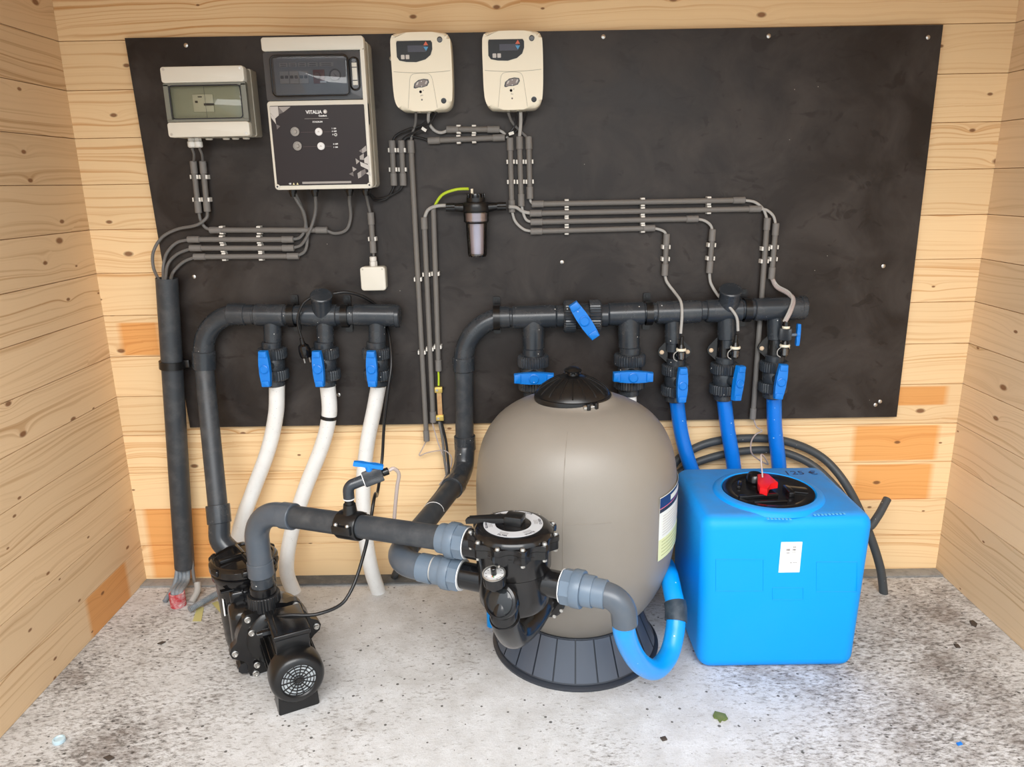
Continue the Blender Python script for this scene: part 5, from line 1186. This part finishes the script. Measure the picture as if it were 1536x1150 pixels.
for (x, y, sx, sy, sz, a) in ((-.045, -.050, .12, .012, .012, .1), (-.02, -.085, .10, .008, .008, .05), (.055, -.02, .018, .06, .016, 0), (.085, .0, .07, .045, .006, -.3), (-.075, .04, .05, .012, .01, 1.2)):
    g = G(); g.box((0, 0, sz/2), (sx, sy, sz), LM_ @ Matrix.Translation((x, y, 0)) @ Matrix.Rotation(a, 4, 'Z'), bev=.003); part(g, 'lid_rib', BLK, ll)
g = G(); q = Zp(1133, 712, .53); g.cyl(V((q.x, q.y, .508)), V((q.x, q.y, .535)), .028, 20, r2=.024, bev=.004); part(g, 'vent_cap', BLK, ll)
g = G(); P = [Zp(u, v, .535) for u, v in ((1136, 712), (1147, 710.5), (1153, 712), (1167, 724), (1155, 726), (1151, 735.5), (1140, 732), (1137, 726))]
g.prism([(p_.x, p_.y) for p_ in P], .518, .538, bev=.003); part(g, 'tap', RED, tk, 'red tap handle')
T2 = lambda x, y, z: Matrix.Translation((x, y, z))
hp = Zp(1201, 709, bh+.0004)
wire_text('125 €', .042, Matrix.Translation(hp) @ Matrix.Rotation(-.02, 4, 'Z'), NAVY, tk, name='handwriting', sx=1.05, label='handwritten price in dark marker')
for (u, v, n_) in ((1170, 777.5, 7), (1240, 772, 9)):
    for k in range(n_):
        q = Zp(u-18+k*5.5, v-(.25*k if n_ == 9 else -.1*k), bh+.0002); g = G(); g.box(q, (.006, .009, .0012)); part(g, 'embossed_mark', mat('scuffed_blue', (.12, .50, .88), .6) if 'scuffed_blue' not in bpy.data.materials else bpy.data.materials['scuffed_blue'], tk)
# faint moulded frames and the small sticker on the front face
def front(u, v): return A(u, v, by0-.0002)
def yfront(z): return by0+(.03*(by1-by0)/2)*max(0, 1-z/bh)
for (u0, v0, u1, v1) in ((1074, 839, 1145, 887), (1159, 882, 1205, 900), (1225, 843, 1286, 888)):
    c_ = [front(*k) for k in ((u0, v0), (u1, v0), (u1, v1), (u0, v1))]
    for p_ in c_: p_.y = yfront(p_.z)
    g = G(); g.tube(c_, .0013, 6, closed=True); part(g, 'moulded_frame', BTANK, tk)
s0_, s1_ = front(1172, 813), front(1199.5, 858.5); sc_ = (s0_+s1_)/2; ys = yfront(s1_.z)-.0008
Fs = WF(V((sc_.x, ys, sc_.z))) @ Matrix.Rotation(.014, 4, 'X')
g = G(); g.box((0, 0, 0), (abs(s1_.x-s0_.x), abs(s1_.z-s0_.z), .0005), Fs); stk = part(g, 'sticker', DIAL, tk, 'white barcode sticker')
for (x, y, sx, sy) in ((-.008, .024, .010, .007), (.009, .032, .009, .004), (.009, .024, .009, .006), (-.008, .014, .009, .003), (.009, .016, .009, .002), (.003, -.017, .004, .004), (.014, -.017, .012, .002)):
    for k in range(3): g = G(); g.box((x-sx/2+sx*(k+.5)/3, y, .0004), (sx/4.2, sy, .0002), Fs); part(g, 'print', PRINTG3, stk)

# ------------------------------------------------------------------ bits on the floor
def flat(pts, z, t, m, name, label, cat):
    g = G(); P = [Zp(u, v, 0) for u, v in pts]; g.prism([(p.x, p.y) for p in P], z, z+t, bev=t*.3); return single(g, name, m, label, cat)
LEAF = mat('leaf_green', (.13, .17, .04), .6, dirt=.5, dirtcol=(.28, .26, .10), dscale=60)
flat([(1069, 1074), (1072, 1068), (1080, 1070), (1088, 1072), (1092, 1079), (1087, 1082), (1083, 1081), (1080, 1085), (1076, 1079), (1071, 1078)], .001, .004, LEAF, 'leaf', 'small curled green leaf on the concrete in front of the filter', 'leaf')
q = Zp(89, 1112, 0)
g = G(); g.lathe([(.0155, .0005), (.0165, .003), (.0155, .010), (.012, .011), (.009, .008), (0, .008)], Matrix.Translation(q), 24); single(g, 'plastic_disc', mat('pale_blue_cap', (.50, .66, .74), .3), 'small pale blue plastic cap on the floor near the left wall', 'cap')
flat([(1434, 1115), (1441, 1113), (1444, 1117), (1437, 1119)], .001, .003, BLUEH, 'plastic_chip', 'tiny blue plastic chip on the floor near the right wall', 'chip')
CHIP = mat('dark_chip', (.06, .045, .035), .8)
for pts, lb in (([(1454, 932), (1459, 931), (1466, 936), (1464, 941), (1457, 938)], 'dark bark chip on the floor below the right wall'), ([(1430, 966), (1437, 967), (1441, 972), (1434, 972)], 'smaller dark bark chip below the right wall'), ([(990, 1107), (998, 1105), (1001, 1110), (994, 1112)], 'small grey chip in front of the filter'), ([(236, 966), (243, 963), (249, 963), (242, 967)], 'thin dark splinter on the floor left of the pump'), ([(155, 1137), (165, 1133), (172, 1137), (163, 1142)], 'dark crumb of soil near the left front corner')):
    flat(pts, .0005, .004, CHIP, 'bark_chip', lb, 'chip')
bc_ = A(735, 922, -.70)
g = G(); p0 = A(733, 915, -.66); p1 = Zp(737, 941, .0); g.cyl(V((p1.x, p1.y+.01, .0)), V((p1.x, p1.y+.01, .055)), .0150, 16, bev=.002); single(g, 'blue_tube_stub', HOSEB2, 'short blue pipe stub standing on the floor left of the filter foot', 'pipe')
